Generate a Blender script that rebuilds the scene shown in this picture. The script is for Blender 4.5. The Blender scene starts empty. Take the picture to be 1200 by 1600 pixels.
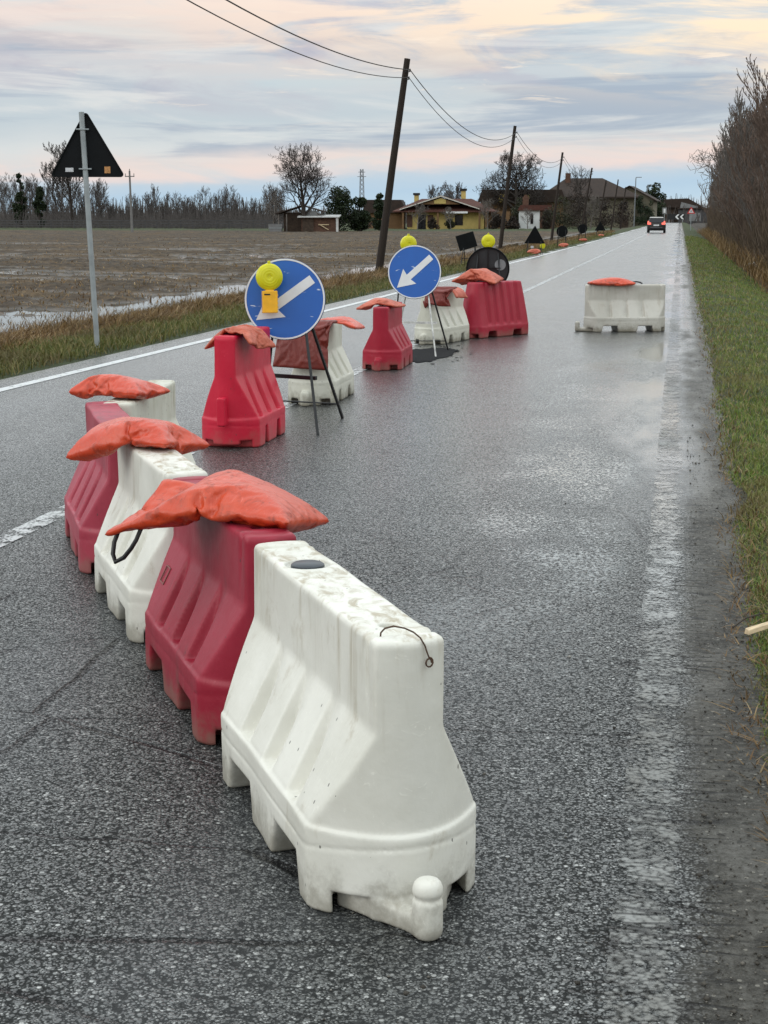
import bpy, bmesh, math, random
import numpy as np
from mathutils import Vector, Matrix, noise as mnoise

R = math.radians
S = bpy.context.scene
COL = S.collection
PI = math.pi

# ------------------------------------------------------------------ camera
CAM_H = 1.6
F_PX = 2404.0
PITCH, YAW = 10.8670, 10.7105
cam = bpy.data.cameras.new("camera")
cam.sensor_fit = 'VERTICAL'
cam.sensor_height = 24.0
cam.lens = F_PX / 1600.0 * 24.0
cam.clip_start = 0.05
cam.clip_end = 20000
cam_ob = bpy.data.objects.new("camera", cam)
cam_ob.location = (0, 0, CAM_H)
cam_ob.rotation_euler = (R(90 - PITCH), 0, R(YAW))
COL.objects.link(cam_ob)
S.camera = cam_ob


def srgb(r, g, b):
    f = lambda c: (c / 255 / 12.92) if c / 255 <= 0.04045 else ((c / 255 + 0.055) / 1.055) ** 2.4
    return (f(r), f(g), f(b), 1.0)


# ------------------------------------------------------------------ node helper
class NB:
    def __init__(s, tree):
        s.t = tree
        s.n = tree.nodes
        s.l = tree.links
        s.n.clear()

    def node(s, typ, props=None, **inp):
        nd = s.n.new(typ)
        for k, v in (props or {}).items():
            setattr(nd, k, v)
        for k, v in inp.items():
            key = k.replace('_', ' ')
            sock = None
            for i in nd.inputs:
                if i.name == key and i.enabled:
                    sock = i
                    break
            if sock is None:
                sock = nd.inputs[key]
            s.set(sock, v)
        return nd

    def set(s, sock, v):
        if isinstance(v, bpy.types.NodeSocket):
            s.l.new(v, sock)
        else:
            sock.default_value = v

    def math(s, op, a, b=0.0, c=0.0, clamp=False):
        nd = s.n.new('ShaderNodeMath')
        nd.operation = op
        nd.use_clamp = clamp
        s.set(nd.inputs[0], a)
        s.set(nd.inputs[1], b)
        s.set(nd.inputs[2], c)
        return nd.outputs[0]

    def mix(s, f, a, b, mode='MIX'):
        nd = s.n.new('ShaderNodeMix')
        nd.data_type = 'RGBA'
        nd.blend_type = mode
        s.set(nd.inputs[0], f)
        s.set(nd.inputs[6], a)
        s.set(nd.inputs[7], b)
        return nd.outputs[2]

    def mixf(s, f, a, b):
        nd = s.n.new('ShaderNodeMix')
        nd.data_type = 'FLOAT'
        s.set(nd.inputs[0], f)
        s.set(nd.inputs[2], a)
        s.set(nd.inputs[3], b)
        return nd.outputs[0]

    def ramp(s, f, stops, interp='LINEAR'):
        nd = s.n.new('ShaderNodeValToRGB')
        cr = nd.color_ramp
        cr.interpolation = interp
        while len(cr.elements) < len(stops):
            cr.elements.new(0.5)
        for e, (p, c) in zip(cr.elements, stops):
            e.position = p
            e.color = c if not isinstance(c, (int, float)) else (c, c, c, 1)
        s.set(nd.inputs[0], f)
        return nd.outputs[0]

    def step(s, v, lo, hi):
        nd = s.n.new('ShaderNodeMapRange')
        nd.interpolation_type = 'SMOOTHSTEP'
        s.set(nd.inputs[0], v)
        s.set(nd.inputs[1], lo)
        s.set(nd.inputs[2], hi)
        s.set(nd.inputs[3], 0.0)
        s.set(nd.inputs[4], 1.0)
        return nd.outputs[0]

    def noise(s, vec, scale, detail=4.0, rough=0.55, dist=0.0):
        return s.node('ShaderNodeTexNoise', None, Vector=vec, Scale=scale, Detail=detail, Roughness=rough, Distortion=dist).outputs[0]

    def scale(s, vec, sc, off=(0, 0, 0)):
        nd = s.n.new('ShaderNodeMapping')
        s.set(nd.inputs[0], vec)
        nd.inputs[1].default_value = off
        nd.inputs[3].default_value = sc
        return nd.outputs[0]

    def xyz(s, vec):
        nd = s.n.new('ShaderNodeSeparateXYZ')
        s.set(nd.inputs[0], vec)
        return nd.outputs


# ------------------------------------------------------------------ sky and light
SUN_EL, SUN_AZ = 24.0, 235.0          # low soft light from behind and to the left of the camera
world = bpy.data.worlds.new("World")
S.world = world
world.use_nodes = True
W = NB(world.node_tree)
sky = W.node('ShaderNodeTexSky', dict(sky_type='NISHITA', sun_disc=False, sun_elevation=R(SUN_EL), sun_rotation=R(SUN_AZ)))
bg_sky = W.node('ShaderNodeBackground', None, Color=sky.outputs[0], Strength=0.09)
tc = W.node('ShaderNodeTexCoord')
d = W.xyz(tc.outputs['Generated'])
el = W.math('ARCSINE', d[2])
az = W.math('ARCTAN2', d[0], d[1])
comb = W.node('ShaderNodeCombineXYZ', None, X=az, Y=el, Z=0.0).outputs[0]
# clouds lie in long flat decks: wide in azimuth, thin in elevation, the decks dip slightly to the left
warp = W.noise(W.scale(comb, (6, 22, 1), (3.1, 1.7, 0)), 1.0, 5, 0.6)
tilt = W.math('MULTIPLY', W.math('ADD', az, 0.2), -0.030)
elw = W.math('ADD', W.math('ADD', el, tilt), W.math('MULTIPLY', W.math('SUBTRACT', warp, 0.5), 0.030))
base = W.ramp(W.math('MULTIPLY', elw, 1 / 0.16), [
    (0.00, srgb(196, 208, 216)), (0.045, srgb(180, 204, 221)), (0.10, srgb(173, 198, 218)),
    (0.155, srgb(186, 201, 213)), (0.19, srgb(208, 208, 210)), (0.235, srgb(212, 210, 209)), (0.29, srgb(207, 211, 212)), (0.40, srgb(186, 197, 204)),
    (0.52, srgb(194, 201, 206)), (0.64, srgb(198, 199, 203)), (0.76, srgb(203, 202, 203)), (0.86, srgb(208, 204, 201)), (1.0, srgb(202, 205, 206))])
# darker slate streaks
n1 = W.noise(W.scale(comb, (3.4, 40, 1), (0.4, 5.2, 0)), 1.0, 6, 0.58, 0.7)
m1 = W.math('MULTIPLY', W.step(n1, 0.47, 0.62), W.step(elw, 0.034, 0.050))
c1 = W.mix(W.math('MULTIPLY', m1, 0.85), base, srgb(156, 169, 186))
# lilac-grey lumps higher up
n6 = W.noise(W.scale(comb, (9.0, 30, 1), (5.7, 0.3, 0)), 1.0, 6, 0.6, 0.5)
m6 = W.math('MULTIPLY', W.step(n6, 0.46, 0.66), W.step(elw, 0.06, 0.09))
c1 = W.mix(W.math('MULTIPLY', m6, 0.78), c1, srgb(176, 174, 188))
# pale veils
n2 = W.noise(W.scale(comb, (4.5, 40, 1), (7.4, 2.2, 0)), 1.0, 7, 0.62, 0.8)
m2 = W.math('MULTIPLY', W.step(n2, 0.50, 0.68), W.step(elw, 0.028, 0.04))
c2 = W.mix(W.math('MULTIPLY', m2, 0.65), c1, srgb(222, 221, 218))
# openings of clear pale blue
n7 = W.noise(W.scale(comb, (5.0, 34, 1), (11.7, 6.3, 0)), 1.0, 5, 0.55, 0.5)
m7 = W.math('MULTIPLY', W.step(n7, 0.50, 0.66), W.step(el, 0.07, 0.1))
c2 = W.mix(W.math('MULTIPLY', m7, W.mixf(W.step(az, -0.30, -0.02), 0.7, 0.15)), c2, srgb(174, 208, 218))
# peach light caught on the higher deck, stronger to the right, and in the band above the horizon
n3 = W.noise(W.scale(comb, (6.5, 36, 1), (1.3, 9.2, 0)), 1.0, 7, 0.6, 0.9)
right = W.step(az, -0.45, 0.05)
hi = W.step(W.math('ADD', el, W.math('MULTIPLY', az, 0.06)), 0.058, 0.115)
m3 = W.math('MULTIPLY', W.math('MULTIPLY', W.step(n3, 0.40, 0.56), hi), W.mixf(right, 0.75, 1.0))
c3 = W.mix(m3, c2, W.mix(right, srgb(240, 212, 197), srgb(250, 227, 196)))
bandp = W.math('MULTIPLY', W.step(elw, 0.022, 0.029), W.math('SUBTRACT', 1.0, W.step(elw, 0.032, 0.050)))
m4 = W.math('MULTIPLY', bandp, W.math('MULTIPLY', W.step(W.noise(W.scale(comb, (9, 60, 1), (3.3, 8.8, 0)), 1.0, 5, 0.6, 0.8), 0.34, 0.58), W.mixf(right, 0.7, 1.0)))
c4 = W.mix(W.math('MULTIPLY', m4, 0.62), c3, srgb(243, 211, 198))
# small bright wisps
n5 = W.noise(W.scale(comb, (15, 105, 1), (2.2, 4.1, 0)), 1.0, 5, 0.6, 0.6)
m5 = W.math('MULTIPLY', W.step(n5, 0.60, 0.72), W.math('MULTIPLY', W.step(elw, 0.05, 0.07), W.mixf(right, 0.25, 1.0)))
c5 = W.mix(W.math('MULTIPLY', m5, 0.8), c4, srgb(247, 230, 210))
# the overcast grows brighter overhead
up = W.step(el, 0.10, 0.24)
c6 = W.mix(up, c5, srgb(223, 231, 234))
stren = W.math('ADD', W.mixf(up, 1.13, 1.5), W.math('MULTIPLY', W.step(el, 0.25, 0.8), 0.6))
bg_cloud = W.node('ShaderNodeBackground', None, Color=c6, Strength=stren)
mixw = W.node('ShaderNodeMixShader', None)
mixw.inputs[0].default_value = 0.93
W.l.new(bg_sky.outputs[0], mixw.inputs[1])
W.l.new(bg_cloud.outputs[0], mixw.inputs[2])
wo = W.node('ShaderNodeOutputWorld')
W.l.new(mixw.outputs[0], wo.inputs[0])

sun = bpy.data.lights.new("sun", 'SUN')
sun.energy = 0.6
sun.angle = R(30)
sun.color = (1.0, 0.93, 0.84)
sun_ob = bpy.data.objects.new("sun", sun)
COL.objects.link(sun_ob)
_sd = Vector((math.sin(R(SUN_AZ)) * math.cos(R(SUN_EL)), math.cos(R(SUN_AZ)) * math.cos(R(SUN_EL)), math.sin(R(SUN_EL))))
sun_ob.rotation_euler = _sd.to_track_quat('Z', 'Y').to_euler()

S.view_settings.view_transform = 'Standard'
S.view_settings.look = 'None'
S.view_settings.exposure = 0.06
S.view_settings.gamma = 1.0
S.cycles.max_bounces = 6
S.cycles.diffuse_bounces = 3
S.cycles.glossy_bounces = 3
S.cycles.transmission_bounces = 4
S.cycles.transparent_max_bounces = 8
S.cycles.use_denoising = True
S.cycles.sample_clamp_indirect = 6.0
S.render.film_transparent = False


# ------------------------------------------------------------------ object helpers
def tag(o, label=None, cat=None, group=None, kind=None):
    if label:
        o['label'] = label
    if cat:
        o['category'] = cat
    if group:
        o['group'] = group
    if kind:
        o['kind'] = kind
    return o


def link(name, me, parent=None, m=None):
    o = bpy.data.objects.new(name, me)
    COL.objects.link(o)
    if m is not None and me is not None and len(me.materials) == 0:
        me.materials.append(m)
    if parent is not None:
        o.parent = parent
    return o


def empty(name, loc=(0, 0, 0), rz=0.0):
    o = bpy.data.objects.new(name, None)
    COL.objects.link(o)
    o.location = loc
    o.rotation_euler = (0, 0, rz)
    o.empty_display_size = 0.1
    return o


def copy_tree(o, parent=None):
    c = o.copy()
    COL.objects.link(c)
    c.parent = parent
    for ch in list(o.children):
        copy_tree(ch, c)
    return c


def np_mesh(name, v, quads=None, tris=None, smooth=False, attr=None):
    """mesh from numpy arrays"""
    me = bpy.data.meshes.new(name)
    v = np.asarray(v, np.float32).reshape(-1, 3)
    me.vertices.add(len(v))
    me.vertices.foreach_set('co', v.ravel())
    loops, starts, tot = [], [], []
    n = 0
    if quads is not None and len(quads):
        q = np.asarray(quads, np.int32)
        loops.append(q.ravel())
        starts.append(np.arange(len(q)) * 4)
        n = len(q) * 4
    if tris is not None and len(tris):
        t = np.asarray(tris, np.int32)
        loops.append(t.ravel())
        starts.append(np.arange(len(t)) * 3 + n)
    loops = np.concatenate(loops)
    starts = np.concatenate(starts).astype(np.int32)
    me.loops.add(len(loops))
    me.loops.foreach_set('vertex_index', loops.astype(np.int32))
    me.polygons.add(len(starts))
    me.polygons.foreach_set('loop_start', starts)
    if smooth:
        me.polygons.foreach_set('use_smooth', np.ones(len(starts), bool))
    me.update(calc_edges=True)
    me.validate()
    if attr:
        for k, a in attr.items():
            at = me.attributes.new(k, 'FLOAT', 'POINT')
            at.data.foreach_set('value', np.asarray(a, np.float32))
    return me


class MB:
    """collects simple solids into one mesh"""
    def __init__(s):
        s.v, s.f = [], []

    def add(s, vs, fs):
        o = len(s.v)
        s.v += [tuple(p) for p in vs]
        s.f += [tuple(i + o for i in f) for f in fs]
        return s

    def box(s, c, d, rot=None):
        x, y, z = d[0] / 2, d[1] / 2, d[2] / 2
        vs = [Vector(p) for p in ((-x, -y, -z), (x, -y, -z), (x, y, -z), (-x, y, -z), (-x, -y, z), (x, -y, z), (x, y, z), (-x, y, z))]
        if rot is not None:
            vs = [rot @ p for p in vs]
        c = Vector(c)
        return s.add([p + c for p in vs], [(3, 2, 1, 0), (4, 5, 6, 7), (0, 1, 5, 4), (1, 2, 6, 5), (2, 3, 7, 6), (3, 0, 4, 7)])

    def tube(s, pts, r, n=8, r2=None, cap=True):
        pts = [Vector(p) for p in pts]
        r2 = r if r2 is None else r2
        vs, fs = [], []
        ref = None
        for i, p in enumerate(pts):
            t = (pts[min(i + 1, len(pts) - 1)] - pts[max(i - 1, 0)]).normalized()
            if ref is None:
                ref = Vector((0, 0, 1)) if abs(t.z) < 0.9 else Vector((1, 0, 0))
            a = t.cross(ref).normalized()
            b = a.cross(t).normalized()
            ref = b
            rr = r + (r2 - r) * i / max(1, len(pts) - 1)
            for k in range(n):
                an = 2 * PI * (k + 0.5) / n
                vs.append(p + a * math.cos(an) * rr + b * math.sin(an) * rr)
        for i in range(len(pts) - 1):
            for k in range(n):
                fs.append((i * n + k, i * n + (k + 1) % n, (i + 1) * n + (k + 1) % n, (i + 1) * n + k))
        if cap:
            fs.append(tuple(range(n - 1, -1, -1)))
            fs.append(tuple((len(pts) - 1) * n + k for k in range(n)))
        return s.add(vs, fs)

    def prism(s, poly, y0, y1):
        """polygon in x,z extruded along y"""
        n = len(poly)
        vs = [(x, y0, z) for x, z in poly] + [(x, y1, z) for x, z in poly]
        fs = [tuple(range(n)), tuple(range(2 * n - 1, n - 1, -1))]
        for i in range(n):
            j = (i + 1) % n
            fs.append((i, i + n, j + n, j))
        return s.add(vs, fs)

    def lathe(s, prof, axis='Z', n=32, c=(0, 0, 0)):
        """profile (r, h) revolved"""
        vs, fs = [], []
        for r, h in prof:
            for k in range(n):
                a = 2 * PI * k / n
                x, y = r * math.cos(a), r * math.sin(a)
                p = (x, y, h) if axis == 'Z' else (x, h, y) if axis == 'Y' else (h, x, y)
                vs.append((p[0] + c[0], p[1] + c[1], p[2] + c[2]))
        m = len(prof)
        for i in range(m - 1):
            for k in range(n):
                fs.append((i * n + k, i * n + (k + 1) % n, (i + 1) * n + (k + 1) % n, (i + 1) * n + k))
        fs.append(tuple(range(n)))
        fs.append(tuple((m - 1) * n + k for k in range(n)))
        return s.add(vs, fs)

    def mesh(s, name, smooth=False, bevel=0.0):
        me = bpy.data.meshes.new(name)
        me.from_pydata(s.v, [], s.f)
        bm = bmesh.new()
        bm.from_mesh(me)
        bmesh.ops.recalc_face_normals(bm, faces=bm.faces)
        if bevel:
            bmesh.ops.bevel(bm, geom=[e for e in bm.edges if e.is_manifold and e.calc_face_angle(0) > 0.6], offset=bevel, segments=2, affect='EDGES', profile=0.6)
        for f in bm.faces:
            f.smooth = smooth
        if smooth:
            for e in bm.edges:
                if e.is_manifold and e.calc_face_angle(0) > 0.7:
                    e.smooth = False
        bm.to_mesh(me)
        bm.free()
        return me

    def build(s, name, m, parent=None, smooth=False, bevel=0.0):
        return link(name, s.mesh(name, smooth, bevel), parent, m)


# numpy value noise
def _hash(ix, iy, seed):
    h = (ix.astype(np.int64) * 374761393 + iy.astype(np.int64) * 668265263 + seed * 1274126177) & 0xFFFFFFFF
    h = ((h ^ (h >> 13)) * 1274126177) & 0xFFFFFFFF
    return ((h ^ (h >> 16)) & 0xFFFF) / 65535.0


def vnoise(x, y, seed=0):
    ix, iy = np.floor(x), np.floor(y)
    fx, fy = x - ix, y - iy
    fx = fx * fx * (3 - 2 * fx)
    fy = fy * fy * (3 - 2 * fy)
    a = _hash(ix, iy, seed)
    b = _hash(ix + 1, iy, seed)
    c = _hash(ix, iy + 1, seed)
    e = _hash(ix + 1, iy + 1, seed)
    return (a * (1 - fx) + b * fx) * (1 - fy) + (c * (1 - fx) + e * fx) * fy


def fbm(x, y, octv=4, seed=0, gain=0.5):
    s, a, t = 0, 1.0, 0
    for o in range(octv):
        s = s + a * (vnoise(x, y, seed + o * 17) - 0.5)
        t += a
        a *= gain
        x = x * 2.03 + 11.3
        y = y * 2.03 + 5.7
    return s / t


# ------------------------------------------------------------------ materials
def new_mat(name):
    m = bpy.data.materials.new(name)
    m.use_nodes = True
    return m, NB(m.node_tree)


def finish(b, bsdf, normal=None):
    if normal is not None:
        b.l.new(normal, bsdf.inputs['Normal'])
    o = b.node('ShaderNodeOutputMaterial')
    b.l.new(bsdf.outputs[0], o.inputs[0])


def bump(b, h, strength=0.5, dist=0.01, normal=None):
    nd = b.node('ShaderNodeBump', None, Strength=strength, Distance=dist, Height=h)
    if normal is not None:
        b.l.new(normal, nd.inputs['Normal'])
    return nd.outputs[0]


def coords(b):
    """object coordinates shifted by a random amount per object"""
    t = b.node('ShaderNodeTexCoord').outputs['Object']
    r = b.node('ShaderNodeObjectInfo').outputs['Random']
    off = b.node('ShaderNodeCombineXYZ', None, X=b.math('MULTIPLY', r, 37.0), Y=b.math('MULTIPLY', r, 91.0), Z=b.math('MULTIPLY', r, 13.0)).outputs[0]
    a = b.n.new('ShaderNodeVectorMath')
    a.operation = 'ADD'
    b.set(a.inputs[0], t)
    b.set(a.inputs[1], off)
    return t, a.outputs[0]


def mat_simple(name, col, rough=0.6, var=0.25, scale=8.0, metal=0.0, spec=0.35, bmp=0.0, bscale=60.0, stretch=(1, 1, 1)):
    m, b = new_mat(name)
    t, p = coords(b)
    p = b.scale(p, stretch)
    n = b.noise(p, scale, 5, 0.6)
    dark = tuple(c * (1 - var) for c in col[:3]) + (1,)
    lite = tuple(min(1, c * (1 + var)) for c in col[:3]) + (1,)
    c = b.ramp(n, [(0.3, dark), (0.7, lite)])
    rr = b.mixf(n, rough * 0.85, min(1, rough * 1.15))
    s = b.node('ShaderNodeBsdfPrincipled', None, Base_Color=c, Roughness=rr, Metallic=metal, Specular_IOR_Level=spec)
    nm = bump(b, b.noise(p, bscale, 4), bmp, 0.01) if bmp else None
    finish(b, s, nm)
    return m


def mat_plastic(name, col, faded, stain, rough=0.42, stain_amt=0.5, mud=0.6):
    """weathered moulded polyethylene with scuffs, run marks and road dirt"""
    m, b = new_mat(name)
    t, p = coords(b)
    z = b.xyz(t)[2]
    nrm = b.xyz(b.node('ShaderNodeNewGeometry').outputs['Normal'])
    n0 = b.noise(p, 2.6, 5, 0.6)
    c = b.mix(b.step(n0, 0.3, 0.72), col, faded)
    # fine scuffs, long across the panels
    sc = b.noise(b.scale(p, (14, 90, 30)), 1.0, 3, 0.7, 1.5)
    c = b.mix(b.math('MULTIPLY', b.step(sc, 0.62, 0.74), 0.35), c, tuple(min(1, k * 1.25 + 0.05) for k in faded[:3]) + (1,))
    # run marks below the top edge
    run = b.noise(b.scale(p, (15, 15, 2.2)), 1.0, 5, 0.65, 0.6)
    runm = b.math('MULTIPLY', b.step(run, 0.48, 0.80), b.math('MULTIPLY', b.step(z, 0.36, 0.64), b.step(b.noise(p, 4.5, 3), 0.36, 0.52)))
    c = b.mix(b.math('MULTIPLY', runm, stain_amt), c, stain)
    # dirt that settled on the top
    top = b.math('MULTIPLY', b.step(nrm[2], 0.75, 0.97), b.step(z, 0.55, 0.62))
    td = b.math('MULTIPLY', top, b.step(b.noise(b.scale(p, (18, 9, 9)), 1.0, 6, 0.65, 0.8), 0.46, 0.66))
    c = b.mix(b.math('MULTIPLY', td, stain_amt), c, stain)
    # blotches
    bl = b.step(b.noise(b.scale(p, (1, 1, 0.6)), 8.0, 7, 0.7, 0.4), 0.55, 0.72)
    c = b.mix(b.math('MULTIPLY', bl, stain_amt * 0.55), c, stain)
    # black rubber marks, specks
    vo = b.node('ShaderNodeTexVoronoi', None, Vector=b.scale(p, (1, 1, 0.55)), Scale=34.0)
    sp = b.math('MULTIPLY', b.math('LESS_THAN', vo.outputs['Distance'], 0.11), b.math('GREATER_THAN', b.xyz(vo.outputs['Color'])[0], 0.80))
    c = b.mix(b.math('MULTIPLY', sp, 0.75), c, (0.05, 0.045, 0.04, 1))
    # road splash at the foot
    mudn = b.math('ADD', z, b.math('MULTIPLY', b.math('SUBTRACT', b.noise(p, 11.0, 6, 0.7), 0.5), 0.30))
    mm = b.math('SUBTRACT', 1.0, b.step(mudn, 0.0, 0.13))
    c = b.mix(b.math('MULTIPLY', mm, mud), c, (0.16, 0.14, 0.10, 1))
    rgh = b.mixf(b.noise(p, 14.0, 4), rough * 0.8, rough * 1.3)
    s = b.node('ShaderNodeBsdfPrincipled', None, Base_Color=c, Roughness=rgh, Specular_IOR_Level=0.36)
    h = b.math('ADD', b.noise(p, 7.0, 4), b.math('MULTIPLY', sc, 0.10))
    finish(b, s, bump(b, h, 0.35, 0.012))
    return m


M = {}
M['white_pe'] = mat_plastic('white_polyethylene', (0.61, 0.595, 0.525, 1), (0.73, 0.715, 0.65, 1), (0.29, 0.225, 0.125, 1), 0.40, 0.75, 0.65)
M['cream_pe'] = mat_plastic('cream_polyethylene', (0.52, 0.51, 0.43, 1), (0.62, 0.61, 0.53, 1), (0.24, 0.19, 0.11, 1), 0.45, 0.7, 0.75)
M['grey_pe'] = mat_plastic('grimy_white_polyethylene', (0.42, 0.40, 0.35, 1), (0.52, 0.50, 0.45, 1), (0.22, 0.17, 0.10, 1), 0.5, 0.8, 0.8)
M['faded_red_pe'] = mat_plastic('faded_red_polyethylene', (0.26, 0.008, 0.024, 1), (0.32, 0.022, 0.044, 1), (0.10, 0.03, 0.03, 1), 0.42, 0.55, 0.55)
M['red_pe'] = mat_plastic('bright_red_polyethylene', (0.50, 0.006, 0.030, 1), (0.55, 0.016, 0.045, 1), (0.22, 0.02, 0.03, 1), 0.36, 0.35, 0.35)
M['crimson_pe'] = mat_plastic('crimson_polyethylene', (0.30, 0.006, 0.022, 1), (0.35, 0.012, 0.034, 1), (0.12, 0.01, 0.02, 1), 0.42, 0.4, 0.5)
M['pink_pe'] = mat_plastic('pinkish_red_polyethylene', (0.30, 0.022, 0.046, 1), (0.38, 0.050, 0.078, 1), (0.12, 0.03, 0.04, 1), 0.42, 0.5, 0.45)
M['black'] = mat_simple('black_painted_steel', (0.012, 0.012, 0.013, 1), 0.4, 0.3, 20)
M['dark_back'] = mat_simple('dark_sheet_metal_back', (0.005, 0.006, 0.007, 1), 0.6, 0.3, 6, spec=0.15)
M['smoky'] = mat_simple('smoky_dark_back', (0.030, 0.032, 0.034, 1), 0.45, 0.35, 5)
M['cap'] = mat_simple('dark_grey_rubber', (0.035, 0.042, 0.050, 1), 0.35, 0.2, 20)
M['rust'] = mat_simple('rusty_wire', (0.07, 0.04, 0.025, 1), 0.8, 0.4, 60)
M['galv'] = mat_simple('galvanised_steel', (0.30, 0.33, 0.34, 1), 0.45, 0.18, 5, 0.35)
M['dull_white_steel'] = mat_simple('flaking_white_steel', (0.45, 0.45, 0.43, 1), 0.5, 0.5, 14)
M['yellow_box'] = mat_simple('orange_yellow_plastic', (0.80, 0.42, 0.02, 1), 0.4, 0.12, 20)
M['wood_pole'] = mat_simple('dark_creosoted_wood', (0.022, 0.015, 0.011, 1), 0.85, 0.4, 6, bmp=0.5, bscale=30, stretch=(6, 6, 0.6))
M['wire'] = mat_simple('black_cable', (0.012, 0.012, 0.012, 1), 0.6, 0.2, 4)
M['sticker_white'] = mat_simple('pale_sticker', (0.55, 0.56, 0.58, 1), 0.5, 0.2, 40)
M['sticker_orange'] = mat_simple('orange_brown_sticker', (0.45, 0.22, 0.08, 1), 0.5, 0.4, 60)
M['plank'] = mat_simple('fresh_split_wood', (0.52, 0.40, 0.25, 1), 0.7, 0.25, 10, stretch=(8, 1, 8))
M['twig'] = mat_simple('dead_twig', (0.05, 0.04, 0.03, 1), 0.8, 0.3, 10)
M['bark_dark'] = mat_simple('dark_bark', (0.035, 0.028, 0.024, 1), 0.9, 0.35, 3)
M['bark_grey'] = mat_simple('grey_brown_bark', (0.135, 0.118, 0.105, 1), 0.9, 0.35, 3)
M['bark_far'] = mat_simple('far_grey_bark', (0.085, 0.074, 0.070, 1), 0.9, 0.3, 2)
M['bark_mauve'] = mat_simple('reddish_twigs', (0.128, 0.090, 0.070, 1), 0.9, 0.35, 1.5)
M['brush'] = mat_simple('brown_brush', (0.105, 0.078, 0.054, 1), 0.9, 0.45, 0.8)
M['cream_wall'] = mat_simple('yellow_render', (0.46, 0.35, 0.12, 1), 0.8, 0.12, 1.5)
M['ochre_wall'] = mat_simple('ochre_render', (0.15, 0.085, 0.04, 1), 0.85, 0.2, 1.5)
M['beige_wall'] = mat_simple('beige_render', (0.15, 0.135, 0.095, 1), 0.85, 0.2, 1.0)
M['white_wall'] = mat_simple('white_render', (0.62, 0.63, 0.62, 1), 0.8, 0.1, 1.0)
M['grey_wall'] = mat_simple('grey_concrete', (0.18, 0.18, 0.18, 1), 0.85, 0.2, 1.0)
M['brick'] = mat_simple('brick_red_brown', (0.095, 0.050, 0.034, 1), 0.9, 0.35, 4)
M['tile'] = mat_simple('brown_red_roof_tiles', (0.075, 0.028, 0.020, 1), 0.85, 0.35, 3)
M['tile_dark'] = mat_simple('dark_brown_roof_tiles', (0.032, 0.021, 0.016, 1), 0.9, 0.35, 2)
M['fascia'] = mat_simple('pale_fascia', (0.50, 0.47, 0.42, 1), 0.7, 0.1, 2)
M['glass'] = mat_simple('dark_window_glass', (0.008, 0.009, 0.012, 1), 0.08, 0.2, 2)
M['shed_wood'] = mat_simple('old_shed_boards', (0.050, 0.034, 0.024, 1), 0.9, 0.5, 3)
M['sheet_roof'] = mat_simple('pale_corrugated_sheet', (0.48, 0.48, 0.47, 1), 0.5, 0.15, 2)
M['fence_grey'] = mat_simple('weathered_grey_rails', (0.060, 0.058, 0.060, 1), 0.8, 0.3, 2)
M['concrete_post'] = mat_simple('pale_concrete_pole', (0.16, 0.155, 0.15, 1), 0.8, 0.2, 2)
M['lattice'] = mat_simple('lattice_steel', (0.20, 0.21, 0.23, 1), 0.6, 0.2, 2)
M['lamp_grey'] = mat_simple('grey_lamp_column', (0.17, 0.18, 0.19, 1), 0.5, 0.15, 3, 0.3)
M['car_paint'] = mat_simple('dark_car_paint', (0.030, 0.026, 0.024, 1), 0.25, 0.15, 2)
M['car_roof'] = mat_simple('pale_car_roof', (0.50, 0.48, 0.46, 1), 0.25, 0.1, 2)
M['car_trim'] = mat_simple('black_car_trim', (0.010, 0.010, 0.011, 1), 0.6, 0.2, 5)
M['tyre'] = mat_simple('tyre_rubber', (0.012, 0.012, 0.012, 1), 0.8, 0.2, 8)
M['rim'] = mat_simple('alloy_rim', (0.35, 0.35, 0.36, 1), 0.35, 0.1, 8, 0.7)
M['plate'] = mat_simple('white_plate', (0.65, 0.65, 0.65, 1), 0.5, 0.08, 20)
M['red_paint'] = mat_simple('traffic_red', (0.50, 0.02, 0.02, 1), 0.45, 0.15, 6)
M['sign_white'] = mat_simple('traffic_white', (0.66, 0.66, 0.66, 1), 0.45, 0.08, 6)
M['litter'] = mat_simple('white_litter', (0.60, 0.60, 0.60, 1), 0.6, 0.15, 6)
M['tar'] = mat_simple('fresh_black_tar', (0.016, 0.016, 0.017, 1), 0.9, 0.6, 22, spec=0.10, bmp=0.6, bscale=90)


def mat_emit(name, col, strength, base):
    m, b = new_mat(name)
    s = b.node('ShaderNodeBsdfPrincipled', None, Base_Color=base, Roughness=0.2, Emission_Color=col, Emission_Strength=strength)
    finish(b, s)
    return m


M['tail_light'] = mat_emit('lit_tail_light', (1.0, 0.22, 0.16, 1), 1.1, (0.5, 0.02, 0.02, 1))


def mat_lens():
    m, b = new_mat('yellow_lamp_lens')
    t, p = coords(b)
    r = b.node('ShaderNodeTexGradient', dict(gradient_type='SPHERICAL'), Vector=b.scale(t, (9, 9, 9))).outputs[0]
    ring = b.node('ShaderNodeTexWave', dict(wave_type='RINGS', rings_direction='Y'), Vector=t, Scale=16.0).outputs[0]
    c = b.mix(b.noise(p, 12, 3), (0.60, 0.58, 0.010, 1), (0.78, 0.73, 0.025, 1))
    s = b.node('ShaderNodeBsdfPrincipled', None, Base_Color=c, Roughness=0.22, Transmission_Weight=0.15, IOR=1.4)
    finish(b, s, bump(b, ring, 0.35, 0.003))
    return m


M['lens'] = mat_lens()


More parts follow.
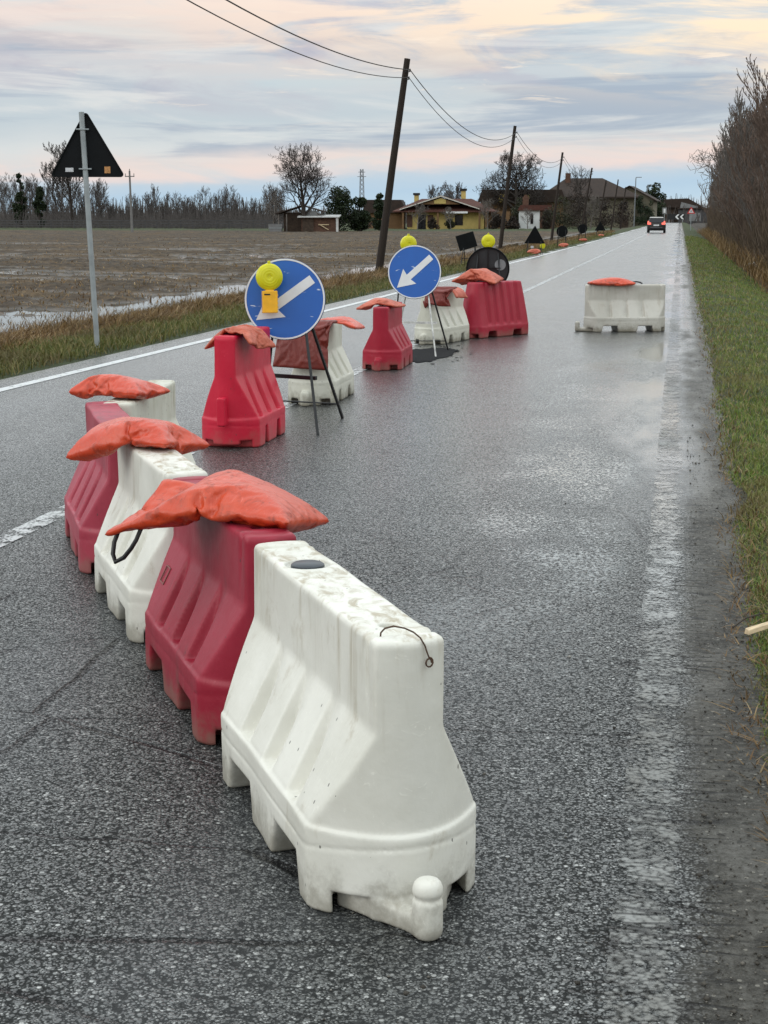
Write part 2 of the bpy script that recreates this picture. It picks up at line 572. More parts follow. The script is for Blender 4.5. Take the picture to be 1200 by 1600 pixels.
def mat_bag(name, col, pale, dirt, rough=0.25, dirt_amt=0.5):
    """orange PVC sack, shiny creases and grime"""
    m, b = new_mat(name)
    t, p = coords(b)
    n0 = b.noise(p, 5.0, 5, 0.6)
    c = b.mix(b.step(n0, 0.3, 0.75), col, pale)
    crease = b.noise(b.scale(p, (22, 7, 12)), 1.0, 5, 0.65, 2.2)
    c = b.mix(b.math('MULTIPLY', b.step(crease, 0.58, 0.72), 0.40), c, tuple(min(1, k * 1.2 + 0.12) for k in pale[:3]) + (1,))
    d1 = b.step(b.noise(p, 11.0, 7, 0.68, 0.6), 0.50, 0.70)
    c = b.mix(b.math('MULTIPLY', d1, dirt_amt), c, dirt)
    d2 = b.step(b.noise(p, 38.0, 4, 0.7), 0.60, 0.75)
    c = b.mix(b.math('MULTIPLY', d2, dirt_amt * 0.7), c, dirt)
    s = b.node('ShaderNodeBsdfPrincipled', None, Base_Color=c, Roughness=b.mixf(d1, rough, rough + 0.3), Specular_IOR_Level=0.5)
    h = b.math('ADD', b.math('MULTIPLY', crease, 0.7), b.math('MULTIPLY', b.noise(b.scale(p, (30, 14, 20)), 1.0, 4, 0.6, 1.5), 0.35))
    finish(b, s, bump(b, h, 0.45, 0.012))
    return m


M['bag'] = mat_bag('orange_sack', (0.52, 0.046, 0.013, 1), (0.58, 0.072, 0.028, 1), (0.12, 0.025, 0.012, 1))
M['bag_dirty'] = mat_bag('grimy_orange_sack', (0.50, 0.044, 0.010, 1), (0.57, 0.068, 0.020, 1), (0.07, 0.018, 0.010, 1), 0.32, 0.8)
M['bag_dull'] = mat_bag('dull_orange_sack', (0.42, 0.075, 0.035, 1), (0.52, 0.13, 0.075, 1), (0.13, 0.04, 0.025, 1), 0.5, 0.55)
M['bag_shaded'] = mat_bag('shaded_orange_sack', (0.13, 0.010, 0.004, 1), (0.17, 0.016, 0.007, 1), (0.08, 0.012, 0.008, 1), 0.45, 0.5)  # sack orange with the shade under the signs mixed into the colour


def mat_sign_blue():
    m, b = new_mat('scratched_blue_sign_sheet')
    t, p = coords(b)
    n0 = b.noise(p, 4.0, 4)
    c = b.mix(n0, (0.004, 0.075, 0.33, 1), (0.008, 0.11, 0.44, 1))
    # sparse scratches through to the white ground
    w = b.noise(b.scale(p, (7, 1, 34)), 1.0, 2, 0.5, 0.6)
    k = b.noise(p, 7.0, 2)
    sc = b.math('MULTIPLY', b.step(w, 0.655, 0.70), b.step(k, 0.50, 0.60))
    v = b.step(b.noise(p, 26.0, 5, 0.7), 0.68, 0.76)
    c = b.mix(b.math('MULTIPLY', v, 0.35), c, (0.20, 0.36, 0.62, 1))
    c = b.mix(b.math('MULTIPLY', sc, 0.9), c, (0.60, 0.66, 0.70, 1))
    s = b.node('ShaderNodeBsdfPrincipled', None, Base_Color=c, Roughness=0.38)
    finish(b, s, bump(b, n0, 0.1, 0.01))
    return m


M['sign_blue'] = mat_sign_blue()


# ------------------------------------------------------------------ road
def polyx(y, pts):
    return np.interp(y, [p[0] for p in pts], [p[1] for p in pts])


RIGHT_EDGE = [(-20, 0.26), (4, 0.27), (20, 0.32), (450, 0.34)]
RIGHT_LINE = [(-20, -0.10), (450, -0.10)]
CENTRE = [(-20, -3.30), (35, -3.28), (67, -3.18), (113, -3.08), (450, -2.9)]
LEFT_LINE = [(-20, -6.40), (13.5, -6.21), (19.6, -6.07), (29.7, -5.90), (53.8, -5.78), (63.6, -5.66), (113, -5.49), (450, -5.35)]
LEFT_EDGE = [(-20, -6.95), (14, -6.62), (21, -6.50), (33, -6.30), (64, -6.0), (113, -5.8), (450, -5.6)]


def mat_asphalt():
    m, b = new_mat('wet_worn_asphalt')
    pos = b.node('ShaderNodeNewGeometry').outputs['Position']
    px, py, pz = b.xyz(pos)
    vo = b.node('ShaderNodeTexVoronoi', None, Vector=b.scale(pos, (1, 1, 0.0)), Scale=80.0, Randomness=1.0)
    rnd = b.xyz(vo.outputs['Color'])[0]
    rnd2 = b.xyz(vo.outputs['Color'])[1]
    big = b.noise(pos, 0.55, 5, 0.6)
    mid = b.noise(pos, 3.5, 5, 0.6)
    fine = b.noise(pos, 260.0, 3, 0.6)
    vo2 = b.node('ShaderNodeTexVoronoi', None, Vector=b.scale(pos, (1, 1, 0.0), (3.3, 1.1, 0)), Scale=165.0)
    rnd3 = b.xyz(vo2.outputs['Color'])[0]
    stone = [(0.0, (0.028, 0.0295, 0.029, 1)), (0.28, (0.052, 0.055, 0.053, 1)), (0.55, (0.090, 0.094, 0.091, 1)), (0.75, (0.140, 0.144, 0.139, 1)), (0.88, (0.22, 0.224, 0.216, 1)), (0.95, (0.34, 0.342, 0.325, 1)), (1.0, (0.50, 0.50, 0.48, 1))]
    pick = b.step(b.noise(pos, 42.0, 2), 0.44, 0.56)
    crev = b.mixf(pick, b.step(vo.outputs['Distance'], 0.36, 0.58), b.step(vo2.outputs['Distance'], 0.36, 0.60))
    c = b.mix(pick, b.ramp(rnd, stone), b.ramp(rnd3, stone))
    c = b.mix(b.math('MULTIPLY', crev, 0.88), c, (0.010, 0.0105, 0.010, 1))
    tone = b.math('ADD', 0.72, b.math('MULTIPLY', b.noise(b.scale(pos, (0.8, 0.45, 1)), 1.0, 5, 0.6), 0.56))
    c = b.mix(1.0, c, b.node('ShaderNodeCombineColor', None, Red=tone, Green=tone, Blue=tone).outputs[0], 'MULTIPLY')
    c = b.mix(b.math('MULTIPLY', b.step(mid, 0.45, 0.7), 0.30), c, (0.035, 0.037, 0.037, 1))
    # long wheel tracks polished lighter, slow patches
    trk = b.noise(b.scale(pos, (1.1, 0.05, 1)), 1.0, 3, 0.5)
    c = b.mix(b.math('MULTIPLY', b.step(trk, 0.45, 0.7), 0.35), c, (0.095, 0.097, 0.10, 1))
    # crack lines, few and fine
    cw = b.node('ShaderNodeTexVoronoi', dict(feature='DISTANCE_TO_EDGE'), Vector=b.scale(b.mixv(pos, 0.10), (0.55, 1.25, 0.0)), Scale=1.0)
    crack = b.math('MULTIPLY', b.math('SUBTRACT', 1.0, b.step(cw.outputs['Distance'], 0.003, 0.009)), b.step(b.noise(pos, 0.8, 3), 0.46, 0.56))
    c = b.mix(b.math('MULTIPLY', crack, 0.92), c, (0.010, 0.010, 0.010, 1))
    # mud and grit washed onto the right-hand edge
    ex = b.math('ADD', px, b.math('MULTIPLY', b.math('SUBTRACT', b.noise(pos, 1.6, 6, 0.65), 0.5), 0.30))
    mud = b.step(ex, 0.02, 0.17)
    grit = b.node('ShaderNodeTexVoronoi', None, Vector=b.scale(pos, (1, 1, 0)), Scale=55.0)
    gr = b.math('MULTIPLY', b.math('GREATER_THAN', b.xyz(grit.outputs['Color'])[0], 0.90), b.math('LESS_THAN', grit.outputs['Distance'], 0.30))
    mudc = b.ramp(b.math('ADD', b.math('MULTIPLY', b.noise(b.scale(pos, (3.2, 1.5, 1)), 1.0, 7, 0.7), 0.55), b.math('MULTIPLY', b.noise(pos, 38.0, 5, 0.75), 0.45)), [(0.40, (0.028, 0.025, 0.020, 1)), (0.47, (0.070, 0.064, 0.053, 1)), (0.53, (0.125, 0.117, 0.100, 1)), (0.62, (0.21, 0.20, 0.18, 1))])
    pit = b.step(b.noise(b.scale(pos, (14, 20, 1)), 1.0, 5, 0.7), 0.56, 0.64)
    mudc = b.mix(b.math('MULTIPLY', pit, 0.75), mudc, (0.016, 0.014, 0.011, 1))
    mudc = b.mix(gr, mudc, (0.30, 0.28, 0.24, 1))
    lx = b.math('ADD', px, b.math('MULTIPLY', b.math('SUBTRACT', b.noise(pos, 2.2, 5, 0.6), 0.5), 0.3))
    mudl = b.math('SUBTRACT', 1.0, b.step(lx, -6.62, -6.42))
    c = b.mix(b.math('MULTIPLY', mud, 0.95), c, mudc)
    c = b.mix(b.math('MULTIPLY', mudl, b.step(py, 5.0, 9.0)), c, (0.09, 0.085, 0.07, 1))
    # short cross cracks along the edge, running from the paint into the dried mud
    cwp = b.mixv(pos, 0.05, 5.0)
    ce = b.node('ShaderNodeTexVoronoi', dict(feature='DISTANCE_TO_EDGE'), Vector=b.scale(cwp, (1.6, 9.0, 0.0)), Scale=1.0)
    cem = b.math('MULTIPLY', b.math('SUBTRACT', 1.0, b.step(ce.outputs['Distance'], 0.012, 0.05)), b.math('MULTIPLY', b.step(px, -0.22, -0.10), b.math('SUBTRACT', 1.0, b.step(px, 0.14, 0.24))))
    cem = b.math('MULTIPLY', cem, b.step(b.noise(pos, 2.3, 3), 0.42, 0.56))
    c = b.mix(b.math('MULTIPLY', cem, 0.85), c, (0.012, 0.011, 0.010, 1))
    # standing water: a film in the wheel track and along the right line
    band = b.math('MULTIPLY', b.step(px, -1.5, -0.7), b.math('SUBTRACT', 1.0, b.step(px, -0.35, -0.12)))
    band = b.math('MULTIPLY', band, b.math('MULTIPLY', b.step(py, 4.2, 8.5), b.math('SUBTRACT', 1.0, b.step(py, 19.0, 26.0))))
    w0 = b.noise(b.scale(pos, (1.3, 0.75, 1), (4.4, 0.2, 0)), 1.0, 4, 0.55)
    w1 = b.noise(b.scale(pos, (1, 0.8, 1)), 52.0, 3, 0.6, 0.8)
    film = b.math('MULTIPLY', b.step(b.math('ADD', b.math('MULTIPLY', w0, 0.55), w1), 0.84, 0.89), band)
    edge = b.math('MULTIPLY', b.step(px, -0.85, -0.18), b.math('SUBTRACT', 1.0, b.step(px, 0.16, 0.30)))
    e0 = b.noise(b.scale(pos, (0.9, 0.22, 1), (0.3, 0.62, 0)), 1.0, 4, 0.55)
    pool = b.math('MULTIPLY', b.math('MULTIPLY', b.step(e0, 0.43, 0.56), edge), b.step(py, 6.5, 12.0))
    far = b.math('MULTIPLY', b.step(b.noise(b.scale(pos, (0.5, 0.035, 1)), 1.0, 4, 0.6), 0.45, 0.68), b.step(py, 22, 60))
    wet = b.math('MAXIMUM', film, pool)
    damp = b.math('MAXIMUM', b.math('MULTIPLY', far, 0.55), b.math('MULTIPLY', b.step(big, 0.35, 0.7), 0.35))
    nomud = b.math('SUBTRACT', 1.0, b.math('MULTIPLY', mud, 0.6))
    rgh = b.mixf(damp, 0.27, 0.13)
    rgh = b.mixf(b.math('GREATER_THAN', rnd2, 0.75), rgh, b.math('MULTIPLY', rgh, 0.65))
    rgh = b.mixf(crev, rgh, 0.75)
    rgh = b.mixf(mud, rgh, 0.62)
    rgh = b.mixf(wet, rgh, 0.07)
    c = b.mix(b.math('MULTIPLY', pool, 0.6), c, (0.020, 0.021, 0.022, 1))
    # pale sky glints painted into the colour where the water film sits
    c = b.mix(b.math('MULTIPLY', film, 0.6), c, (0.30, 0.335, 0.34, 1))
    s = b.node('ShaderNodeBsdfPrincipled', None, Base_Color=c, Roughness=rgh, Specular_IOR_Level=b.mixf(wet, b.mixf(mud, b.mixf(crev, 0.7, 0.05), 0.25), 1.0))
    h = b.math('ADD', b.math('MULTIPLY', b.math('SUBTRACT', 1.0, vo.outputs['Distance']), 0.7), b.math('ADD', b.math('MULTIPLY', b.math('SUBTRACT', 1.0, vo2.outputs['Distance']), 0.5), b.math('ADD', b.math('MULTIPLY', rnd, 0.45), b.math('MULTIPLY', fine, 0.3))))
    h = b.math('SUBTRACT', h, b.math('MULTIPLY', crack, 2.0))
    lumps = b.math('ADD', b.math('MULTIPLY', b.noise(pos, 26.0, 6, 0.75), 14.0), b.math('MULTIPLY', grit.outputs['Distance'], -1.5))
    h = b.math('ADD', h, b.math('MULTIPLY', mud, lumps))
    h = b.math('SUBTRACT', h, b.math('MULTIPLY', cem, 3.0))
    dry = b.math('MULTIPLY', b.math('SUBTRACT', 1.0, b.math('MULTIPLY', wet, 0.93)), 0.85)
    nd = b.node('ShaderNodeBump', None, Strength=dry, Distance=0.0055, Height=h)
    # rain film: the road past the first barriers has stayed wetter than the drained patch in front
    fy = b.math('ADD', py, b.math('MULTIPLY', b.math('SUBTRACT', b.noise(b.scale(pos, (0.9, 0.22, 1)), 1.0, 5, 0.6), 0.5), 9.0))
    cw_ = b.mixf(b.step(fy, 2.5, 13.0), 0.22, 1.0)
    cw_ = b.math('MULTIPLY', cw_, b.mixf(crev, 1.0, b.mixf(b.step(py, 4.0, 20.0), 0.35, 0.9)))
    cw_ = b.math('MULTIPLY', cw_, b.math('SUBTRACT', 1.0, b.math('MULTIPLY', mud, 0.65)))
    b.l.new(cw_, s.inputs['Coat Weight'])
    s.inputs['Coat IOR'].default_value = 1.5
    b.l.new(b.mixf(wet, b.mixf(damp, 0.27, 0.15), 0.05), s.inputs['Coat Roughness'])
    nc = b.node('ShaderNodeBump', None, Strength=b.math('MULTIPLY', dry, b.mixf(b.step(py, 9.0, 45.0), 0.45, 0.28)), Distance=0.004, Height=h)
    b.l.new(nc.outputs[0], s.inputs['Coat Normal'])
    finish(b, s, nd.outputs[0])
    return m


def _mixv(b, vec, amt, scale=2.2):
    n = b.node('ShaderNodeTexNoise', None, Vector=vec, Scale=scale, Detail=4.0)
    a = b.n.new('ShaderNodeVectorMath')
    a.operation = 'MULTIPLY_ADD'
    b.set(a.inputs[0], n.outputs[1])
    a.inputs[1].default_value = (amt, amt, amt)
    b.set(a.inputs[2], vec)
    return a.outputs[0]


NB.mixv = _mixv


def strip_mesh(name, left, right, y0, y1, z, nx=2, growth=1.03, dy0=0.25):
    ys = [y0]
    d = dy0
    while ys[-1] < y1:
        ys.append(min(y1, ys[-1] + d))
        if ys[-1] > 15:
            d *= growth
    ys = np.array(ys)
    a, c = left(ys), right(ys)
    t = np.linspace(0, 1, nx)
    X = a[:, None] * (1 - t) + c[:, None] * t
    Y = np.repeat(ys[:, None], nx, 1)
    Z = np.full_like(X, z) if not callable(z) else z(X, Y)
    v = np.stack([X, Y, Z], -1).reshape(-1, 3)
    i = np.arange(len(ys) - 1)[:, None] * nx + np.arange(nx - 1)[None, :]
    q = np.stack([i, i + 1, i + nx + 1, i + nx], -1).reshape(-1, 4)
    return np_mesh(name, v, q, smooth=True)


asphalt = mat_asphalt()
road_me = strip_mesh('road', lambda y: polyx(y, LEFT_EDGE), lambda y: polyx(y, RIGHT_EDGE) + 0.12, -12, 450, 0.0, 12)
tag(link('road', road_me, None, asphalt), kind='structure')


def mat_line(name, wear_lo, wear_hi, col, cracks=False):
    m, b = new_mat(name)
    pos = b.node('ShaderNodeNewGeometry').outputs['Position']
    px, py, pz = b.xyz(pos)
    vo = b.node('ShaderNodeTexVoronoi', None, Vector=b.scale(pos, (1, 1, 0)), Scale=66.0)
    n = b.math('ADD', b.math('MULTIPLY', b.noise(pos, 7.0, 6, 0.7), 0.75), b.math('MULTIPLY', b.noise(pos, 70.0, 3, 0.6), 0.35))
    n = b.math('ADD', n, b.math('MULTIPLY', vo.outputs['Distance'], 0.30 if cracks else 0.12))
    if cracks:
        rag = b.math('MULTIPLY', b.math('SUBTRACT', b.noise(pos, 5.0, 6, 0.7), 0.5), 0.22)
        xr = b.math('ADD', px, rag)
        n = b.math('ADD', n, b.math('ADD', b.math('MULTIPLY', b.step(xr, 0.015, 0.085), 0.22), b.math('MULTIPLY', b.math('SUBTRACT', 1.0, b.step(xr, -0.12, -0.075)), 0.22)))
    alpha = b.math('SUBTRACT', 1.0, b.step(n, wear_lo, wear_hi))
    c = b.mix(b.noise(pos, 4.0, 5), col, tuple(k * 0.75 for k in col[:3]) + (1,))
    rgh = 0.42
    if cracks:
        # paint lifted in short cross cracks, with dried mud over it
        pw = b.mixv(pos, 0.035, 6.0)
        wv = b.node('ShaderNodeTexVoronoi', dict(feature='DISTANCE_TO_EDGE'), Vector=b.scale(pw, (2.2, 17.0, 0.0)), Scale=1.0)
        ck = b.math('MULTIPLY', b.math('SUBTRACT', 1.0, b.step(wv.outputs['Distance'], 0.02, 0.09)), b.step(b.noise(pos, 1.9, 3), 0.38, 0.58))
        mudn = b.step(b.noise(b.scale(pos, (2.5, 0.8, 1)), 1.0, 6, 0.65), 0.36, 0.62)
        c = b.mix(b.math('MULTIPLY', mudn, 0.8), c, (0.125, 0.118, 0.102, 1))
        c = b.mix(b.math('MULTIPLY', ck, 0.9), c, (0.018, 0.017, 0.015, 1))
        wetn = b.step(b.noise(b.scale(pos, (1.2, 0.35, 1), (0, 0.3, 0)), 1.0, 4, 0.5), 0.38, 0.54)
        wetn = b.math('MULTIPLY', wetn, b.step(py, 5.0, 7.0))
        rgh = b.mixf(wetn, 0.48, 0.16)
    pb = b.node('ShaderNodeBsdfPrincipled', None, Base_Color=c, Roughness=rgh)
    if cracks:
        b.l.new(b.math('MULTIPLY', wetn, b.math('SUBTRACT', 1.0, b.math('MULTIPLY', ck, 0.8))), pb.inputs['Coat Weight'])
        pb.inputs['Coat Roughness'].default_value = 0.08
        pb.inputs['Coat IOR'].default_value = 1.6
    nd = b.node('ShaderNodeBump', None, Strength=0.5, Distance=0.003, Height=b.math('ADD', vo.outputs['Distance'], n))
    b.l.new(nd.outputs[0], pb.inputs['Normal'])
    tr = b.node('ShaderNodeBsdfTransparent')
    mx = b.node('ShaderNodeMixShader')
    b.set(mx.inputs[0], alpha)
    b.l.new(tr.outputs[0], mx.inputs[1])
    b.l.new(pb.outputs[0], mx.inputs[2])
    o = b.node('ShaderNodeOutputMaterial')
    b.l.new(mx.outputs[0], o.inputs[0])
    return m


line_left = mat_line('white_road_paint', 0.66, 0.80, (0.62, 0.63, 0.63, 1))
line_mid = mat_line('worn_centre_paint', 0.56, 0.70, (0.58, 0.59, 0.59, 1))
line_right = mat_line('cracked_edge_paint', 0.555, 0.86, (0.27, 0.272, 0.26, 1), True)
tag(link('road_marking', strip_mesh('left_line', lambda y: polyx(y, LEFT_LINE) - 0.065, lambda y: polyx(y, LEFT_LINE) + 0.065, -12, 450, 0.004), None, line_left), kind='structure')
tag(link('road_marking', strip_mesh('centre_line', lambda y: polyx(y, CENTRE) - 0.065, lambda y: polyx(y, CENTRE) + 0.065, -12, 450, 0.004), None, line_mid), kind='structure')
tag(link('road_marking', strip_mesh('right_line', lambda y: polyx(y, RIGHT_LINE) + 0.0, lambda y: polyx(y, RIGHT_LINE) + 0.175, -12, 450, 0.004, 3), None, line_right), kind='structure')

# black tar patch under the second blue sign
bm = bmesh.new()
ring = []
for k in range(160):
    a = 2 * PI * k / 160
    q = (math.cos(a), math.sin(a))
    r = 0.92 + 0.20 * mnoise.noise((q[0] * 1.5, q[1] * 1.5, 3.3)) + 0.10 * mnoise.noise((q[0] * 6, q[1] * 6, 1.3)) + 0.07 * mnoise.noise((q[0] * 19, q[1] * 19, 5.3))
    ring.append(bm.verts.new((-2.93 + 0.40 * r * q[0], 17.95 + 1.05 * r * q[1], 0.006)))
bm.faces.new(ring)
for k in range(70):
    a = random.Random(k).uniform(0, 2 * PI)
    rr = random.Random(k + 500).uniform(0.9, 1.45)
    cx_, cy_, sz_ = -2.93 + 0.40 * rr * math.cos(a), 17.95 + 1.05 * rr * math.sin(a), random.Random(k + 900).uniform(0.006, 0.030)
    bm.faces.new([bm.verts.new((cx_ + sz_ * math.cos(t) * random.Random(k * 7 + j).uniform(0.6, 1.2), cy_ + 1.6 * sz_ * math.sin(t), 0.006)) for j, t in enumerate((0.3, 1.5, 2.6, 3.9, 5.2))])
me = bpy.data.meshes.new('tar_patch')
bm.to_mesh(me)
bm.free()
tag(link('tar_patch', me, None, M['tar']), kind='structure')


# ------------------------------------------------------------------ ground
def ground_z(X, Y):
    """height of verges, ditch and field"""
    le = polyx(Y, LEFT_EDGE)
    xs = X - (le + 6.5)       # follow the road edge on the left
    prof_l = np.interp(xs, [-3000, -130, -60, -16, -14.0, -13.4, -12.7, -12.2, -11.6, -10.2, -9.2, -8.2, -7.4, -6.8, -6.55, -6.4],
                       [-0.25, -0.40, -0.44, -0.455, -0.47, -0.56, -0.58, -0.54, -0.46, -0.36, -0.17, -0.05, 0.01, 0.01, -0.01, -0.03])
    prof_r = np.interp(X, [0.26, 0.36, 0.55, 0.95, 1.4, 2.0, 2.5, 3.0, 3.6, 6, 3000], [-0.03, -0.005, 0.02, 0.03, -0.05, -0.24, -0.42, -0.44, -0.2, -0.12, -0.1])
    z = np.where(X < -3, prof_l, prof_r)
    dist = np.hypot(X, Y)
    clod = fbm(X * 2.6, Y * 2.6, 4, 3, 0.6)
    wide = fbm(X * 0.10, Y * 0.22, 3, 9)
    furrow = np.sin((X * 0.30 + Y * 0.95) * 2.0 + fbm(X * 0.2, Y * 0.2, 2, 5) * 6.0)
    fieldm = np.clip((-xs - 11.2) / 1.5, 0, 1)
    strip = np.exp(-((xs + 12.9) / 1.2) ** 2)
    z = z + fieldm * (clod * 0.26 * (1 - 0.7 * strip) + wide * 0.34 * (1 - 0.9 * strip) + furrow * 0.045 + np.clip(dist - 60, 0, 200) * 0.00035)
    # verges: hummocks
    vm = np.where(X > 0, np.clip((X - 0.36) / 0.3, 0, 1), np.clip((-xs - 6.6) / 0.4, 0, 1) * (1 - fieldm))
    z = z + vm * (fbm(X * 1.1, Y * 1.1, 4, 21) * 0.10)
    return z


def axis_pts(segs):
    out = [segs[0][0]]
    for a, b_, st in segs:
        n = max(1, int(round((b_ - a) / st)))
        out += list(np.linspace(a, b_, n + 1)[1:])
    return np.array(out)


gx = np.concatenate([-np.geomspace(4000, 130, 22)[:-1], axis_pts([(-130, -60, 0.9), (-60, -30, 0.4), (-30, -14, 0.16), (-14, -6.2, 0.12), (-6.2, 0.2, 2.0), (0.2, 3.6, 0.08), (3.6, 12, 0.5)]), np.geomspace(14, 4000, 20)])
gy = np.concatenate([-np.geomspace(3000, 14, 18), np.linspace(-12, 8, 12), np.geomspace(8.15, 320, 560), np.geomspace(340, 6000, 24)])
GX, GY = np.meshgrid(gx, gy)
GZ = ground_z(GX, GY)
nx = len(gx)
i = np.arange(len(gy) - 1)[:, None] * nx + np.arange(nx - 1)[None, :]
ground_me = np_mesh('ground', np.stack([GX, GY, GZ], -1), np.stack([i, i + 1, i + nx + 1, i + nx], -1).reshape(-1, 4), smooth=True)


def mat_ground():
    m, b = new_mat('field_mud_and_verge_soil')
    pos = b.node('ShaderNodeNewGeometry').outputs['Position']
    px, py, pz = b.xyz(pos)
    n1 = b.noise(pos, 0.35, 6, 0.62)
    n2 = b.noise(pos, 4.0, 7, 0.68)
    n3 = b.noise(b.scale(pos, (0.16, 0.75, 1)), 1.0, 6, 0.65)
    soil = b.ramp(n2, [(0.32, (0.014, 0.010, 0.007, 1)), (0.5, (0.046, 0.032, 0.019, 1)), (0.70, (0.105, 0.073, 0.043, 1))])
    straw = b.ramp(n2, [(0.30, (0.040, 0.024, 0.010, 1)), (0.55, (0.100, 0.062, 0.027, 1)), (0.8, (0.22, 0.145, 0.07, 1))])
    c = b.mix(b.math('MULTIPLY', b.step(n3, 0.45, 0.62), 0.75), soil, straw)
    c = b.mix(b.math('MULTIPLY', b.step(n1, 0.5, 0.66), 0.25), c, (0.080, 0.046, 0.022, 1))
    # grass turf at the far rim of the field and on the verges
    turf = b.ramp(n2, [(0.3, (0.018, 0.022, 0.008, 1)), (0.6, (0.045, 0.058, 0.016, 1)), (0.8, (0.10, 0.095, 0.04, 1))])
    rim = b.step(b.math('ADD', py, b.math('MULTIPLY', n1, 30.0)), 222.0, 236.0)
    c = b.mix(rim, c, turf)
    jx = b.math('ADD', px, b.math('MULTIPLY', b.math('SUBTRACT', n2, 0.5), 0.5))
    c = b.mix(b.step(jx, -10.3, -9.7), c, (0.050, 0.036, 0.020, 1))
    c = b.mix(b.step(jx, -8.0, -7.6), c, turf)
    dark = b.step(jx, 2.1, 2.5)
    c = b.mix(dark, c, b.mix(n2, (0.016, 0.013, 0.010, 1), (0.060, 0.045, 0.034, 1)))
    c = b.mix(b.math('MULTIPLY', b.step(px, 0.0, 0.2), b.math('SUBTRACT', 1.0, b.step(jx, 0.30, 0.62))), c, (0.050, 0.043, 0.032, 1))
    wet = b.math('SUBTRACT', 1.0, b.step(pz, -0.50, -0.42))
    rgh = b.mixf(wet, 0.9, 0.45)
    s = b.node('ShaderNodeBsdfPrincipled', None, Base_Color=c, Roughness=rgh, Specular_IOR_Level=0.35)
    h = b.math('ADD', b.noise(pos, 9.0, 6, 0.7), b.math('MULTIPLY', b.noise(pos, 45.0, 4, 0.7), 0.3))
    finish(b, s, bump(b, h, 0.9, 0.07))
    return m


tag(link('ground', ground_me, None, mat_ground()), kind='structure')


def mat_water():
    m, b = new_mat('still_field_water')
    pos = b.node('ShaderNodeNewGeometry').outputs['Position']
    n = b.noise(pos, 3.0, 3)
    s = b.node('ShaderNodeBsdfPrincipled', None, Base_Color=(0.05, 0.045, 0.035, 1), Roughness=0.05, IOR=1.33, Specular_IOR_Level=0.9)
    finish(b, s, bump(b, n, 0.04, 0.02))
    return m


wx = np.array([-130, -9.9])
wy = np.array([6, 200.0])
water_me = np_mesh('field_water', [(-130, 6, -0.50), (-10.1, 6, -0.50), (-10.1, 215, -0.50), (-130, 215, -0.50)], [(0, 1, 2, 3)])
tag(link('field_water', water_me, None, mat_water()), kind='structure')


# ------------------------------------------------------------------ grass (uncountable)
def blades(name, n, xf, yf, hf, wf, bend, m, seed, zoff=0.0, lean=(0, 0)):
    """n curved blades, each three segments wide ribbons"""
    r = np.random.RandomState(seed)
    X, Y = xf(r, n), yf(r, n)
    X = X(Y) if callable(X) else X
    Z = ground_z(X, Y) + zoff
    H = hf(r, X, Y)
    Wd = wf(r, X, Y)
    a = r.uniform(0, 2 * PI, n)
    bd = r.uniform(0.2, 1.0, n) * bend
    dx, dy = np.cos(a) * bd + lean[0], np.sin(a) * bd + lean[1]
    px_, py_ = np.cos(a + PI / 2 + r.normal(0, 0.5, n)), np.sin(a + PI / 2 + r.normal(0, 0.5, n))
    rows = []
    for t, w in ((0, 1.0), (0.45, 0.8), (0.8, 0.5), (1.0, 0.06)):
        cx = X + dx * H * t ** 1.8
        cy = Y + dy * H * t ** 1.8
        cz = Z + H * (t - 0.35 * bd * t ** 2)
        rows.append(np.stack([cx - px_ * Wd * w / 2, cy - py_ * Wd * w / 2, cz], -1))
        rows.append(np.stack([cx + px_ * Wd * w / 2, cy + py_ * Wd * w / 2, cz], -1))
    v = np.stack(rows, 1)       # n, 8, 3
    base_i = np.arange(n)[:, None] * 8
    q = np.concatenate([base_i + np.array([0, 1, 3, 2]), base_i + np.array([2, 3, 5, 4]), base_i + np.array([4, 5, 7, 6])], 0)
    tint = np.repeat(r.uniform(0, 1, n), 8)
    me = np_mesh(name, v, q, smooth=True, attr={'tint': tint})
    me.materials.append(m)
    return me


def mat_blade(name, stops, patch):
    m, b = new_mat(name)
    at = b.node('ShaderNodeAttribute', dict(attribute_name='tint')).outputs['Fac']
    pos = b.node('ShaderNodeNewGeometry').outputs['Position']
    pn = b.noise(pos, 0.9, 4, 0.6)
    c = b.ramp(at, stops)
    c = b.mix(b.math('MULTIPLY', b.step(pn, 0.45, 0.65), 0.7), c, patch)
    s = b.node('ShaderNodeBsdfPrincipled', None, Base_Color=c, Roughness=0.6, Specular_IOR_Level=0.3)
    tl = b.node('ShaderNodeBsdfTranslucent', None, Color=c)
    mx = b.node('ShaderNodeMixShader', None)
    mx.inputs[0].default_value = 0.25
    b.l.new(s.outputs[0], mx.inputs[1])
    b.l.new(tl.outputs[0], mx.inputs[2])
    o = b.node('ShaderNodeOutputMaterial')
    b.l.new(mx.outputs[0], o.inputs[0])
    return m


g_green = mat_blade('green_verge_grass', [(0.0, (0.060, 0.105, 0.014, 1)), (0.5, (0.125, 0.185, 0.028, 1)), (0.8, (0.20, 0.235, 0.050, 1)), (0.9, (0.26, 0.20, 0.09, 1)), (1.0, (0.36, 0.28, 0.15, 1))], (0.17, 0.135, 0.050, 1))
g_left = mat_blade('olive_verge_grass', [(0.0, (0.045, 0.062, 0.012, 1)), (0.5, (0.110, 0.125, 0.027, 1)), (0.8, (0.19, 0.17, 0.055, 1)), (1.0, (0.26, 0.18, 0.08, 1))], (0.10, 0.075, 0.03, 1))
g_dry = mat_blade('dry_bank_grass', [(0.0, (0.060, 0.032, 0.012, 1)), (0.5, (0.175, 0.098, 0.038, 1)), (0.85, (0.30, 0.19, 0.080, 1)), (1.0, (0.36, 0.27, 0.15, 1))], (0.075, 0.060, 0.020, 1))


